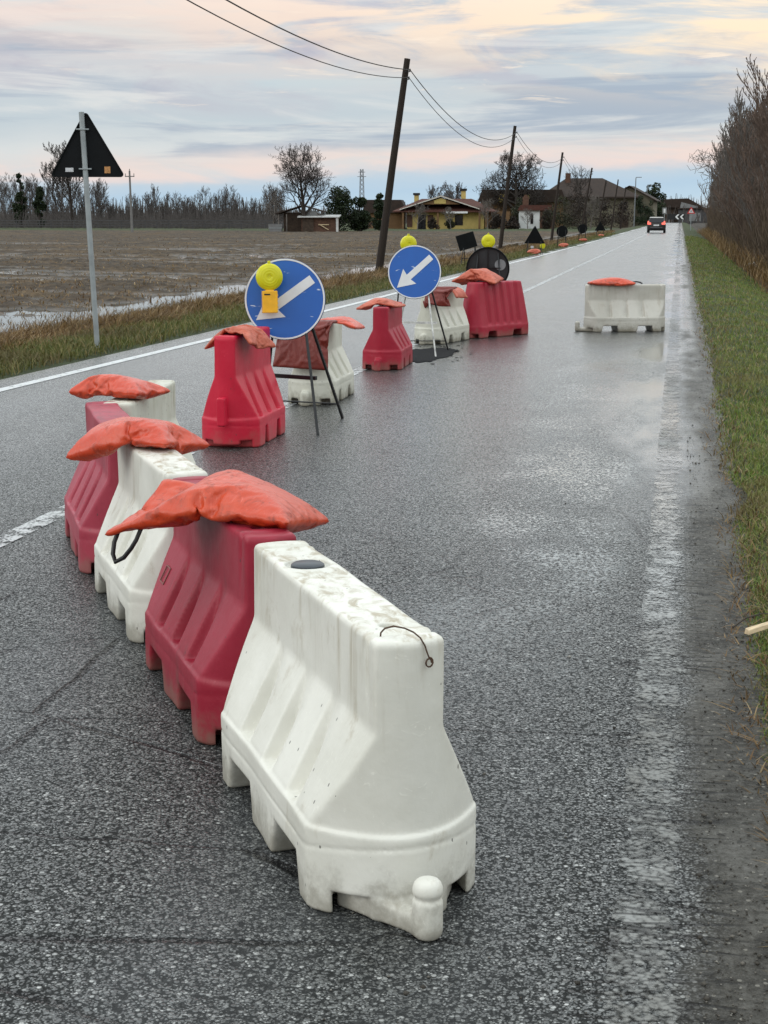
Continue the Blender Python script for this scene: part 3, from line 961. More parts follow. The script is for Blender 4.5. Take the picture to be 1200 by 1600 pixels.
def ydist(y0, y1, pw):
    """samples weighted towards the near end"""
    def f(r, n):
        u = r.uniform(0, 1, n)
        a = y0 ** (1 - pw)
        c_ = y1 ** (1 - pw)
        return (a + u * (c_ - a)) ** (1 / (1 - pw))
    return f


def right_x(r, n):
    u = r.uniform(0, 1, n)
    j = r.normal(0, 0.05, n)

    def f(Y):
        edge = polyx(Y, RIGHT_EDGE) + 0.03 + 0.30 * (fbm(Y * 0.9, Y * 0 + 3.3, 3, 31)) + 0.02 * np.clip((5.5 - Y) / 2.5, 0, 1)
        wid = np.clip(0.35 + (Y - 3) * 0.10, 0.4, 2.0)
        return edge + u * wid + np.abs(j) * 0
    return f


gr = blades('grass', 115000, right_x, ydist(2.7, 130, 1.5), lambda r, X, Y: r.uniform(0.02, 0.065, len(Y)) * (1 + 0.008 * Y) * (0.45 + 0.55 * np.clip((X - 0.28) / 0.28, 0, 1)),
            lambda r, X, Y: r.uniform(0.0025, 0.005, len(Y)) * (1 + Y * 0.05), 1.1, g_green, 11)
tag(link('verge_grass', gr), 'short wet green grass on the right-hand verge beside the worn edge line', 'grass', kind='stuff')


def right_dry_x(r, n):
    u = r.uniform(0, 1, n)
    return lambda Y: polyx(Y, RIGHT_EDGE) - 0.02 + 0.25 * fbm(Y * 0.9, Y * 0 + 3.3, 3, 31) + u ** 1.5 * np.clip(0.35 + Y * 0.09, 0.4, 1.9)


gx_ = blades('dead_blades', 12000, right_dry_x, ydist(2.6, 90, 1.5), lambda r, X, Y: r.uniform(0.03, 0.10, len(Y)) * (0.25 + vnoise(X * 3.0, Y * 1.2, 44)), lambda r, X, Y: r.uniform(0.003, 0.006, len(Y)) * (1 + Y * 0.05), 1.8, g_dry, 16)
tag(link('dead_grass', gx_), 'straw coloured dead blades and weeds among the right-hand verge grass', 'dead grass', kind='stuff')


def left_green_x(r, n):
    u = r.uniform(0, 1, n)
    return lambda Y: polyx(Y, LEFT_EDGE) - 0.02 - 0.12 * vnoise(Y * 1.3, Y * 0, 7) - u ** 0.8 * 1.5


gl = blades('grass', 60000, left_green_x, ydist(10.0, 150, 1.5), lambda r, X, Y: r.uniform(0.05, 0.17, len(Y)), lambda r, X, Y: r.uniform(0.004, 0.008, len(Y)) * (1 + Y * 0.03), 1.0, g_left, 12)
tag(link('verge_grass', gl), 'low olive green grass strip along the left edge of the road', 'grass', kind='stuff')


def left_dry_x(r, n):
    u = r.uniform(0, 1, n)
    return lambda Y: polyx(Y, LEFT_EDGE) - 0.95 - u * 2.6


gd = blades('grass', 90000, left_dry_x, ydist(10.0, 170, 1.5),
            lambda r, X, Y: r.uniform(0.12, 0.40, len(Y)) * (0.65 + 0.7 * vnoise(X * 0.9, Y * 0.5, 15)) * np.clip((polyx(Y, LEFT_EDGE) - 0.6 - X) / 0.8, 0.35, 1) * np.clip((X - polyx(Y, LEFT_EDGE) + 4.0) / 1.6, 0.35, 1),
            lambda r, X, Y: r.uniform(0.004, 0.009, len(Y)) * (1 + Y * 0.03), 1.5, g_dry, 13, 0.0, (0.25, -0.25))
tag(link('bank_grass', gd), 'tall brown dry grass on the bank between field and road', 'grass', kind='stuff')


def field_x(r, n):
    u = r.uniform(0, 1, n)
    return lambda Y: -11.0 - u ** 1.6 * np.clip(Y * 0.55, 12, 80)


gf = blades('stubble', 26000, field_x, ydist(18, 150, 1.3), lambda r, X, Y: r.uniform(0.05, 0.15, len(Y)), lambda r, X, Y: r.uniform(0.008, 0.02, len(Y)) * (1 + Y * 0.02), 1.6, g_dry, 14)
tag(link('field_stubble', gf), 'flattened straw stubble scattered over the muddy field', 'stubble', kind='stuff')


# loose grit and crumbs of earth along the worn edge (uncountable)
rs = np.random.RandomState(33)
n = 3000
Yg = ydist(2.4, 30, 1.7)(rs, n)
Xg = 0.10 + np.abs(rs.normal(0.12, 0.11, n)) - (rs.uniform(0, 1, n) < 0.08) * rs.uniform(0, 0.9, n)
rg_ = rs.uniform(0.0014, 0.0042, n) * (1 + (rs.uniform(0, 1, n) < 0.06) * 1.4)
octa = np.array([(1, 0, 0), (0, 1, 0), (-1, 0, 0), (0, -1, 0), (0, 0, 0.7), (0, 0, -0.7)])
jit = octa[None] * rs.uniform(0.6, 1.3, (n, 6, 1))
ang = rs.uniform(0, 2 * PI, n)
ca_, sa_ = np.cos(ang)[:, None], np.sin(ang)[:, None]
V = np.stack([jit[:, :, 0] * ca_ - jit[:, :, 1] * sa_, jit[:, :, 0] * sa_ + jit[:, :, 1] * ca_, jit[:, :, 2]], -1) * rg_[:, None, None]
V += np.stack([Xg, Yg, np.where(Xg < 0.38, 0.001, ground_z(Xg, Yg)) + rg_ * 0.4], -1)[:, None, :]
tri_ = np.array([(0, 1, 4), (1, 2, 4), (2, 3, 4), (3, 0, 4), (1, 0, 5), (2, 1, 5), (3, 2, 5), (0, 3, 5)])
grit_me = np_mesh('grit', V, None, (np.arange(n)[:, None, None] * 6 + tri_[None]).reshape(-1, 3), attr={'tint': np.repeat(rs.uniform(0, 1, n), 6)})
g_grit = mat_blade('loose_grit', [(0.0, (0.035, 0.030, 0.024, 1)), (0.6, (0.10, 0.09, 0.075, 1)), (0.9, (0.22, 0.20, 0.17, 1)), (1.0, (0.42, 0.40, 0.36, 1))], (0.06, 0.052, 0.042, 1))
tag(link('loose_grit', grit_me, None, g_grit), 'loose grit and earth crumbs scattered along the worn right edge of the road', 'gravel', kind='stuff')


# ------------------------------------------------------------------ moulded barriers (signed distance -> surface net)
def surface_net(f, org, h):
    ins = f < 0
    c = np.stack([ins[a:a + ins.shape[0] - 1, b_:b_ + ins.shape[1] - 1, e:e + ins.shape[2] - 1] for a in (0, 1) for b_ in (0, 1) for e in (0, 1)], 0)
    act = c.any(0) & ~c.all(0)
    I, J, K = np.nonzero(act)
    acc = np.zeros((len(I), 3))
    cnt = np.zeros(len(I))
    off = [(a, b_, e) for a in (0, 1) for b_ in (0, 1) for e in (0, 1)]
    for p in range(8):
        for q in range(p + 1, 8):
            dlt = [off[q][k] - off[p][k] for k in range(3)]
            if sum(abs(x) for x in dlt) != 1:
                continue
            fp = f[I + off[p][0], J + off[p][1], K + off[p][2]]
            fq = f[I + off[q][0], J + off[q][1], K + off[q][2]]
            m = (fp < 0) != (fq < 0)
            t = np.where(m, fp / np.where(fp - fq == 0, 1, fp - fq), 0)
            for k in range(3):
                acc[:, k] += m * (off[p][k] + t * dlt[k])
            cnt += m
    v = (np.stack([I, J, K], -1) + acc / cnt[:, None]) * h + np.array(org)
    idx = -np.ones(act.shape, np.int64)
    idx[I, J, K] = np.arange(len(I))
    quads = []
    for ax in range(3):
        sl0 = [slice(None)] * 3
        sl1 = [slice(None)] * 3
        sl0[ax] = slice(0, -1)
        sl1[ax] = slice(1, None)
        a, b_ = ins[tuple(sl0)], ins[tuple(sl1)]
        ed = a != b_
        P = np.stack(np.nonzero(ed), -1)
        o1, o2 = [(1, 2), (2, 0), (0, 1)][ax]
        ok = (P[:, o1] > 0) & (P[:, o2] > 0) & (P[:, o1] < ins.shape[o1] - 1) & (P[:, o2] < ins.shape[o2] - 1)
        P = P[ok]
        e1 = np.zeros(3, int)
        e1[o1] = 1
        e2 = np.zeros(3, int)
        e2[o2] = 1
        g = lambda Q: idx[Q[:, 0], Q[:, 1], Q[:, 2]]
        qd = np.stack([g(P - e1 - e2), g(P - e2), g(P), g(P - e1)], -1)
        fl = ~a[P[:, 0], P[:, 1], P[:, 2]]
        qd[fl] = qd[fl][:, ::-1]
        quads.append(qd)
    return v, np.concatenate(quads)


def smin(a, b_, k):
    h = np.clip(0.5 + 0.5 * (b_ - a) / k, 0, 1)
    return b_ * (1 - h) + a * h - k * h * (1 - h)


def smax(a, b_, k):
    return -smin(-a, -b_, k)


def barrier_mesh(name, h, kind='knob', zt=0.667, zw=0.45, zr=0.212, wt=0.083, wb=0.205, ltop=0.58, notch=(0.238, 0.127, 0.10), straight=False, cap_y=0.27, wobble=0):
    xs = np.arange(-0.245, 0.2451 + h, h)
    ys = np.arange(-0.74, 0.67, h)
    zs = np.arange(-2 * h, zt + 3 * h, h)
    x, y, z = np.meshgrid(xs, ys, zs, indexing='ij')
    # dents and sag of thin plastic
    sag = 0.0025 * np.sin(y * 7.3 + z * 5 + wobble) + 0.0015 * np.sin(y * 15.1 - z * 9 + 2 * wobble)
    ax = np.abs(x) + sag
    ay = np.abs(y)
    bow = (x / 0.21) ** 2
    if straight:
        w = wb + (wt - wb) * np.clip((z - zr) / (zt - zr), 0, 1.2)
        fl = np.zeros_like(y)
        for y0 in (-0.32, -0.16, 0.0, 0.16, 0.32):
            fl = fl + 0.030 * np.exp(-(((y - y0) / 0.034) ** 4))
        sec = ax - (w - fl * np.clip((z - zr) / 0.03, 0, 1))
        lend = (ltop - 0.13 * bow) + (-0.13) * np.clip((z - zr) / (zt - zr), 0, 1.2)
        d = smax(sec, ay - lend, 0.025)
        d = smax(d, z - zt, 0.02)
    else:
        sl = (wb - wt) / (zw - zr)
        cs = 1 / math.hypot(1, sl)
        dsl = (ax - (wt + (zw - z) * sl)) * cs
        rimw = ax - (wb - 0.001)
        for y0 in (-0.235, 0.0, 0.235):
            u_ = y - y0
            g = np.where(u_ < 0, np.clip(1 + u_ / 0.10, 0, 1) ** 1.5, np.clip(1 - u_ / 0.014, 0, 1))
            dsl = dsl + 0.042 * g * np.clip((zw + 0.02 - z) / 0.17, 0, 1)
        gl_ = np.exp(-((ay - 0.497) / 0.011) ** 2)
        up = ax - (wt - 0.007 * gl_ * np.clip((z - zw) / 0.15, 0, 1))
        dsl = smax(dsl, np.maximum(rimw, z - zw - 0.02), 0.004)
        d = smin(up, dsl, 0.006)
        dend = (ay - (ltop - 0.14 * bow)) * 0.9
        d = smax(d, dend, 0.010)
        d = smax(d, z - (zt - 0.013 * gl_ - 0.004 * np.clip((0.47 - ay) / 0.02, 0, 1)), 0.018)
    if kind in ('knob', 'plain'):
        if not straight:
            d = smax(d, -np.maximum(np.hypot(x, y + 0.41) - 0.023, zt - 0.05 - z), 0.006)
            if cap_y is not None:
                d = smax(d, -np.maximum(np.hypot(x, y - cap_y) - 0.062, zt - 0.016 - z), 0.006)
    zb = zr - 0.004
    base = smax(ax - (wb + 0.008), (ay - (ltop + 0.011 - 0.14 * bow)) * 0.9, 0.014)
    base = smax(base, z - zb, 0.010)
    base = base + 0.0030 * np.exp(-((z - 0.150 - 0.03 * np.clip(ay - 0.40, 0, 1) / 0.2) / 0.0045) ** 2)
    d = smin(d, base, 0.005)
    # fork-lift slots and end slots
    sl_ = np.maximum(np.abs(ay - notch[0]) - notch[1] + np.clip(z, 0, 1) * 0.25, z - notch[2])
    d = smax(d, -sl_, 0.014)
    en = np.maximum(np.maximum(np.abs(ax - 0.13) - 0.036, z - 0.055), 0.40 - ay)
    d = smax(d, -en, 0.012)
    if kind == 'knob':
        k = smax(np.hypot(x, y + 0.678) - 0.035, np.abs(z - 0.070) - 0.074, 0.03)
        k = k + 0.006 * np.exp(-((z - 0.100) / 0.006) ** 2)
        web = smax(smax(np.abs(x) - 0.032, np.abs(y + 0.60) - 0.07, 0.02), np.abs(z - 0.026) - 0.03, 0.02)
        hull = smax(np.abs(x) - (0.085 + (y + 0.56) * 0.6), np.maximum(-(y + 0.66), np.maximum(y + 0.45, z - 0.05 - (y + 0.6) * 0.1)), 0.015)
        d = smin(d, smin(smin(k, web, 0.012), hull, 0.015), 0.012)
        slot = np.maximum(np.hypot(x, y - 0.585) - 0.045, z - 0.16)
        d = smax(d, -slot, 0.01)
    elif kind == 'lug':
        k = smax(np.maximum(np.abs(x) - 0.030, np.abs(y + 0.57) - 0.035), np.abs(z - 0.27) - 0.10, 0.01)
        d = smin(d, k, 0.008)
        slot = np.maximum(np.maximum(np.abs(x) - 0.12, z - 0.028), 0.40 - ay)
        d = smax(d, -slot, 0.01)
    elif kind == 'lowlug':
        k = smax(np.maximum(np.abs(x + 0.02) - 0.035, np.abs(y + 0.59) - 0.045), np.abs(z - 0.06) - 0.07, 0.02)
        d = smin(d, k, 0.012)
    d = smax(d, -z, 0.008)
    v, q = surface_net(d, (xs[0], ys[0], zs[0]), h)
    return np_mesh(name, v, q, smooth=True)


fine_knob = barrier_mesh('barrier_body', 0.0055, 'knob', wobble=0.4)
chain_knob = barrier_mesh('barrier_body', 0.0085, 'knob', cap_y=None, wobble=1.7)
tall_lug = barrier_mesh('barrier_body', 0.0085, 'lug', zt=0.79, zw=0.505, zr=0.212, wt=0.078, wb=0.205, ltop=0.50, notch=(0.17, 0.055, 0.13), wobble=0.9)
low_lug = barrier_mesh('barrier_body', 0.010, 'lowlug', zw=0.43, ltop=0.56, notch=(0.20, 0.07, 0.10), wobble=2.2)
trapezoid = barrier_mesh('barrier_body', 0.011, 'plain', zt=0.735, zr=0.165, wt=0.095, wb=0.195, ltop=0.63, notch=(0.27, 0.10, 0.085), straight=True, wobble=3.0)
old_plain = barrier_mesh('barrier_body', 0.010, 'knob', zt=0.66, zw=0.44, ltop=0.575, notch=(0.25, 0.12, 0.085), cap_y=None, wobble=4.0)

cap_mb = MB()
cap_mb.lathe([(0.001, 0.010), (0.040, 0.010), (0.046, 0.006), (0.047, 0.0), (0.044, -0.012)], 'Z', 32)
cap_me = cap_mb.mesh('filler_cap', True)


def barrier(me, m, loc, axis_deg, label, cap=False, scale=1.0):
    """axis_deg: heading of the local +y axis, measured from +y towards -x"""
    r = empty('traffic_barrier', (loc[0], loc[1], 0.0), R(axis_deg))
    tag(r, label, 'traffic barrier', 'plastic traffic barriers on the road')
    body = me if len(me.materials) == 0 or me.materials[0] == m else me.copy()
    if body is not me:
        body.materials.clear()
    o = link('barrier_body', body, r, m)
    if cap:
        c = link('filler_cap', cap_me, r, M['cap'])
        c.location = (0, 0.27, 0.655)
    return r


CH_AX = math.degrees(math.atan2(0.495, 0.869))


def ring_square(r, w, h):
    mb = MB()
    mb.box((0, r, 0), (2 * r + w, w, h)).box((0, -r, 0), (2 * r + w, w, h)).box((r, 0, 0), (w, 2 * r - w, h)).box((-r, 0, 0), (w, 2 * r - w, h))
    return mb


c0 = Vector((-0.84, 3.784))
stp = Vector((-0.603, 1.058))
b1 = barrier(fine_knob, M['white_pe'], c0, CH_AX, 'nearest white plastic barrier with dark filler cap and rusty wire loop on its end', True)
b2 = barrier(chain_knob, M['faded_red_pe'], c0 + stp, CH_AX, 'faded red barrier under the big grimy orange sack, right behind the nearest white one')
b3 = barrier(chain_knob, M['white_pe'], c0 + stp * 2, CH_AX, 'white barrier in the chain between two faded red ones')
b4 = barrier(chain_knob, M['pink_pe'], (-2.645, 6.97), 26.5, 'pinkish red barrier at the left, fourth in the chain, partly under a folded sack')
b5 = barrier(chain_knob, M['cream_pe'], (-2.865, 7.99), 7.0, 'white barrier at the far end of the chain, mostly hidden under a plump sack')
b6 = barrier(tall_lug, M['red_pe'], (-3.075, 10.78), 0.0, 'tall bright red barrier standing in front of the nearest blue sign')
b7 = barrier(low_lug, M['cream_pe'], (-3.10, 13.40), 1.0, 'cream white barrier behind the legs of the nearest blue arrow sign')
b8 = barrier(low_lug, M['crimson_pe'], (-3.08, 16.52), 2.0, 'small crimson barrier end-on beside the farther blue sign')
b9 = barrier(low_lug, M['cream_pe'], (-3.00, 19.95), -14.0, 'stained white barrier behind the farther blue sign, above the black tar patch')
b10 = barrier(trapezoid, M['crimson_pe'], (-2.45, 21.04), -31.7, 'fluted crimson barrier with sloping ends in front of the dark round sign back')
b11 = barrier(old_plain, M['grey_pe'], (-0.73, 22.25), -74.0, 'grimy white barrier standing alone broadside near the right edge line')

# rusty wire loop through the near end of the first barrier
pts = [(-0.052, -0.500, 0.650), (-0.052, -0.505, 0.672), (-0.046, -0.515, 0.684), (-0.030, -0.530, 0.692), (-0.010, -0.548, 0.690), (0.006, -0.562, 0.683),
       (0.018, -0.574, 0.672), (0.026, -0.583, 0.655), (0.030, -0.586, 0.640), (0.034, -0.588, 0.628)]
for k in range(15):
    a = PI * 0.5 - 2 * PI * k / 11
    pts.append((0.034 + (0.010 - 0.0003 * k) * math.cos(a), -0.5885, 0.617 + (0.012 - 0.0003 * k) * math.sin(a)))
MB().tube(pts, 0.0021, 6).build('wire_loop', M['rust'], b1, True)
# small moulded square on the faded red barrier's sloping side
mk = ring_square(0.030, 0.0045, 0.004).build('mould_mark', M['faded_red_pe'], b2)
mk.location = (-0.1410, 0.400, 0.3435)
mk.rotation_euler = (0, R(-62.8), 0)


# ------------------------------------------------------------------ sacks
def sim_sack(L, Wd, sup, nu, nv, pressure, mass, frames, seed, flap, off, sup_yaw, hang):
    """a flat sealed sack, filled and dropped on its ledge in a scratch scene; returns the settled mesh"""
    tmp = bpy.data.scenes.new('scratch')
    vs, idx = [], {}

    def vid(i_, j, s_):
        k = (i_, j, 0 if i_ in (0, nu) or j in (0, nv) else s_)
        if k not in idx:
            x, y = L * (i_ / nu - .5), Wd * (j / nv - .5)
            idx[k] = len(vs)
            vs.append((x, y, 0.012 * k[2] + 0.004 * mnoise.noise((x * 20 + seed * 3.7, y * 20, k[2]))))
        return idx[k]
    fs = []
    for i_ in range(nu):
        for j in range(nv):
            fs.append((vid(i_, j, 1), vid(i_ + 1, j, 1), vid(i_ + 1, j + 1, 1), vid(i_, j + 1, 1)))
            fs.append((vid(i_, j, -1), vid(i_, j + 1, -1), vid(i_ + 1, j + 1, -1), vid(i_ + 1, j, -1)))
    me = bpy.data.meshes.new('sheet')
    me.from_pydata(vs, [], fs)
    o = bpy.data.objects.new('sheet', me)
    tmp.collection.objects.link(o)
    o.location = (off[0], off[1], 0.05)
    sx, sy, sz = sup
    bx = MB().box((0, 0, -sz / 2), (2 * sx, 2 * sy, sz)).mesh('ledge')
    c_ = bpy.data.objects.new('ledge', bx)
    tmp.collection.objects.link(c_)
    c_.rotation_euler = (0, 0, sup_yaw)
    c_.modifiers.new('collide', 'COLLISION')
    c_.collision.thickness_outer = 0.006
    c_.collision.cloth_friction = 40
    m = o.modifiers.new('cloth', 'CLOTH')
    st = m.settings
    st.quality = 6
    st.mass = mass
    st.tension_stiffness = st.compression_stiffness = 15
    st.shear_stiffness = 8
    st.bending_stiffness = 0.15
    st.tension_damping = st.compression_damping = st.shear_damping = 5
    st.bending_damping = 0.5
    st.air_damping = 2
    vg = o.vertex_groups.new(name='fill')
    for k, p_ in enumerate(vs):
        rim_ = min(L / 2 - abs(p_[0]), Wd / 2 - abs(p_[1])) - 0.014
        w_ = max(0.0, min(1.0, rim_ / 0.025))
        if flap is not None:
            w_ *= max(0.0, min(1.0, (p_[0] / (L / 2) - flap) / 0.25))
        vg.add([k], w_, 'REPLACE')
    st.vertex_group_pressure = 'fill'
    if hang:
        vg = o.vertex_groups.new(name='hold')
        vg.add([k for k, p_ in enumerate(vs) if p_[1] > Wd * 0.30], 1.0, 'REPLACE')
        st.vertex_group_mass = 'hold'
    st.use_pressure = True
    st.uniform_pressure_force = pressure
    m.collision_settings.distance_min = 0.004
    m.collision_settings.use_self_collision = False
    m.point_cache.frame_start = 1
    m.point_cache.frame_end = frames + 5
    tmp.frame_start, tmp.frame_end = 1, frames + 5
    for f in range(1, frames + 1):
        tmp.frame_set(f)
    dg = tmp.view_layers[0].depsgraph
    ev = bpy.data.meshes.new_from_object(o.evaluated_get(dg), depsgraph=dg)
    ev.transform(Matrix.Translation(o.location))
    bpy.data.objects.remove(o)
    bpy.data.objects.remove(c_)
    bpy.data.scenes.remove(tmp)
    # one round of smoothing subdivision, then a thin sealed hem is left as modelled
    bm_ = bmesh.new()
    bm_.from_mesh(ev)
    bmesh.ops.subdivide_edges(bm_, edges=bm_.edges[:], cuts=1, smooth=0.8, use_grid_fill=True)
    for f in bm_.faces:
        f.smooth = True
    bm_.to_mesh(ev)
    bm_.free()
    ev.materials.clear()
    return ev


def bag(loc, yaw, L, Wd, label, m, seed, pressure=2.0, mass=0.006, sup=(0.083, 0.53, 0.6), sup_yaw=0.0, off=(0, 0), flap=None, hang=False, nu=44, nv=28, frames=36):
    """loc: middle of the ledge top under the sack; sup_yaw: heading of the ledge relative to the sack, degrees"""
    me = sim_sack(L, Wd, sup, nu, nv, pressure, mass, frames, seed, flap, off, R(sup_yaw), hang)
    me.name = 'ballast_sack'
    me.materials.append(m)
    o = link('ballast_sack', me)
    o.location = loc
    o.rotation_euler = (0, 0, R(yaw))
    tag(o, label, 'sandbag', 'orange ballast sacks')
    return o


s1 = bag((-1.425, 4.715, 0.665), -12, 0.70, 0.42, 'largest grimy orange sack, flat empty flap and black handle, on the faded red barrier', M['bag_dirty'], 3, 2.3, 0.0100, sup_yaw=CH_AX + 12, off=(0.0, -0.03), flap=-0.40)
s1.rotation_euler[1] = R(4.5)
# black carrying handle hanging below the empty flap
co = [v.co.copy() for v in s1.data.vertices]


def under(x, y):
    c_ = sorted(co, key=lambda q: (q.x - x) ** 2 + (q.y - y) ** 2)[:4]
    return min(q.z for q in c_)


ha, hb = under(-0.285, -0.175), under(-0.195, -0.185)
hp = [(-0.285, -0.165, ha + 0.004), (-0.287, -0.185, ha - 0.03), (-0.282, -0.198, ha - 0.065), (-0.268, -0.204, ha - 0.088), (-0.235, -0.208, (ha + hb) / 2 - 0.080), (-0.21, -0.208, hb - 0.060), (-0.195, -0.203, hb - 0.03), (-0.19, -0.185, hb + 0.004)]
MB().tube(hp, 0.0075, 8).build('handle', M['black'], s1, True)
s2 = bag((-2.20, 6.09, 0.665), -16, 0.56, 0.38, 'creased orange sack where the third and fourth barriers of the chain meet', M['bag'], 5, 3.0, 0.014, sup_yaw=CH_AX + 16, off=(-0.01, 0))
s3 = bag((-2.885, 7.69, 0.665), -12, 0.47, 0.32, 'plump bright orange sack on the last white barrier of the chain', M['bag'], 8, 3.1, 0.009, sup_yaw=22, sup=(0.12, 0.53, 0.6), off=(0.0, 0))
s4 = bag((-3.04, 10.58, 0.788), -16, 0.50, 0.38, 'dull orange sack sagging over the top of the tall bright red barrier', M['bag_dull'], 11, 1.8, 0.012, sup_yaw=16, sup=(0.078, 0.36, 0.6))
s5 = bag((-3.11, 12.92, 0.665), -4, 0.48, 0.58, 'shade-darkened orange sack hanging down under the nearest blue sign', M['bag_shaded'], 13, 0.8, 0.035, sup_yaw=5, sup=(0.083, 0.10, 0.6), off=(0.0, -0.19), hang=True)
s6 = bag((-2.97, 13.40, 0.665), -8, 0.46, 0.34, 'thin bright orange sack poking out right of the nearest blue sign', M['bag'], 17, 1.2, 0.006, sup_yaw=9, off=(0.02, 0))
s7 = bag((-3.10, 16.30, 0.665), -12, 0.48, 0.34, 'flat dull orange sack on the small crimson barrier', M['bag_dull'], 19, 1.5, 0.006, sup_yaw=14, off=(-0.02, 0))
s8 = bag((-2.99, 19.50, 0.665), -8, 0.44, 0.42, 'shade-darkened orange sack hanging under the farther blue sign', M['bag_shaded'], 23, 0.8, 0.035, sup_yaw=0, sup=(0.083, 0.10, 0.6), off=(0.0, -0.10), hang=True)
s9 = bag((-2.90, 19.95, 0.665), -20, 0.42, 0.34, 'crumpled orange sack showing at the right rim of the farther blue sign', M['bag_dull'], 29, 1.2, 0.010, sup_yaw=6, off=(0.03, 0))
s10 = bag((-2.62, 20.90, 0.733), -8, 0.72, 0.38, 'dull orange sack with a flat empty tail lying on the fluted crimson barrier', M['bag_dull'], 31, 2.2, 0.006, sup=(0.09, 0.46, 0.6), sup_yaw=-23.7, flap=-0.62, off=(-0.04, 0))
s11 = bag((-0.93, 22.18, 0.658), 12, 0.66, 0.34, 'long orange sack with black handle on the lone grimy white barrier', M['bag_dirty'], 37, 1.8, 0.010, sup=(0.53, 0.083, 0.6), sup_yaw=4)
MB().tube([(0.30, -0.02, 0.035), (0.36, -0.03, 0.04), (0.41, -0.03, 0.03), (0.44, -0.03, 0.012)], 0.010, 6).build('handle', M['black'], s11, True)


# ------------------------------------------------------------------ signs
def disc_mesh(name, r, t, n=64):
    mb = MB()
    mb.lathe([(0.001, -t / 2), (r - 0.004, -t / 2), (r, -t / 2 + 0.004), (r, t / 2), (0.001, t / 2)], 'Y', n)
    return mb


def ring_mb(r0, r1, y0, y1, n=64):
    mb = MB()
    vs, fs = [], []
    for k in range(n):
        a = 2 * PI * k / n
        for r, y in ((r0, y0), (r1, y0), (r1, y1), (r0, y1)):
            vs.append((r * math.cos(a), y, r * math.sin(a)))
    for k in range(n):
        j = (k + 1) % n
        for a in range(4):
            fs.append((k * 4 + a, j * 4 + a, j * 4 + (a + 1) % 4, k * 4 + (a + 1) % 4))
    return mb.add(vs, fs)


def arrow_mb(r, ang, y0, y1):
    d_ = Vector((math.cos(ang), math.sin(ang)))
    p_ = Vector((-d_.y, d_.x))
    tip = d_ * r * 0.88
    hb = d_ * r * 0.24
    tl = -d_ * r * 0.84
    hw, sw = r * 0.37, r * 0.115
    P = [tip, hb + p_ * hw, hb + p_ * sw + d_ * r * 0.05, tl + p_ * sw, tl - p_ * sw, hb - p_ * sw + d_ * r * 0.05, hb - p_ * hw]
    return MB().prism([(q.x, q.y) for q in P], y0, y1)


def lamp_part(parent, loc, box=True, r=0.098, rot=(0, 0, 0)):
    o = MB()
    o.lathe([(0.001, -0.030), (0.014, -0.030), (0.018, -0.034), (r * 0.5, -0.036), (r * 0.84, -0.029), (r * 0.96, -0.017), (r, -0.013), (r, 0.013), (r * 0.96, 0.017), (r * 0.84, 0.029), (r * 0.5, 0.036), (0.001, 0.034)], 'Y', 40)
    lens = o.build('warning_lamp', M['lens'], parent, True)
    lens.location = loc
    lens.rotation_euler = rot
    MB().box((0, 0, r + 0.008), (0.022, 0.03, 0.022)).build('lens_clip', M['lens'], lens, False, 0.003)
    if box:
        bb = MB()
        bb.box((0, 0, -r - 0.085), (0.112, 0.085, 0.165))
        for k in range(4):
            bb.box((0.057, 0, -r - 0.035 - k * 0.030), (0.008, 0.060, 0.016))
        bb.box((0, 0, -r - 0.001), (0.06, 0.05, 0.014))
        bx = bb.build('battery_box', M['yellow_box'], lens, False, 0.006)
        MB().box((-0.022, -0.0435, -r - 0.030), (0.044, 0.003, 0.010)).build('switch', M['black'], bx)
    return lens


def tripod(root, feet, tops, m, r=0.0125):
    for f_, t_ in zip(feet, tops):
        f_, t_ = Vector(f_), Vector(t_)
        MB().tube([f_, t_], r, 4).build('leg', m, root)


def blue_sign(loc, yaw, tilt, R_, label, lift, ang, leg_m):
    root = empty('direction_sign', loc, R(yaw))
    tag(root, label, 'road sign', 'blue arrow signs on tripods')
    zc = lift
    face = disc_mesh('sign_face', R_, 0.012).build('sign_face', M['sign_blue'], root, True)
    face.location = (0, 0, zc)
    face.rotation_euler = (R(tilt), 0, 0)
    ring_mb(R_ * 0.955, R_ * 0.995, -0.0085, -0.0055).build('border_ring', M['sign_white'], face)
    arrow_mb(R_, ang, -0.0095, -0.0058).build('arrow', M['sign_white'], face)
    bk = ring_mb(R_ * 0.86, R_ * 1.004, 0.004, 0.026).build('rim', M['dark_back'], face)
    return root, face


sg1, f1 = blue_sign((-2.925, 11.42, 0), 9, -8, 0.306, 'nearest blue round sign with white arrow and yellow lamp in front of it', 0.985, R(216), M['black'])
tripod(sg1, [(0.27, -0.38, 0.0), (-0.20, 0.28, 0.0), (0.40, 0.60, 0.0), (-0.16, 0.80, 0.0)], [(0.155, -0.01, 0.78), (-0.10, 0.03, 0.72), (0.20, 0.03, 0.78), (-0.17, 0.05, 0.76)], M['black'])
MB().box((0.03, -0.06, 0.405), (0.50, 0.025, 0.030), Matrix.Rotation(R(-48), 3, 'Z') if False else Matrix.Rotation(R(-30), 3, 'Z')).build('crossbar', M['black'], sg1)
MB().tube([(-0.14, 0.70, 0.13), (0.375, 0.49, 0.13)], 0.006, 6).build('brace', M['black'], sg1)
lp1 = lamp_part(sg1, (-0.108, -0.085, 1.155), True, 0.101, (R(-4), 0, R(12)))
MB().box((-0.15, -0.135, 0.412), (0.075, 0.003, 0.015), Matrix.Rotation(R(-30), 3, 'Z')).build('bar_label', M['sticker_white'], sg1)

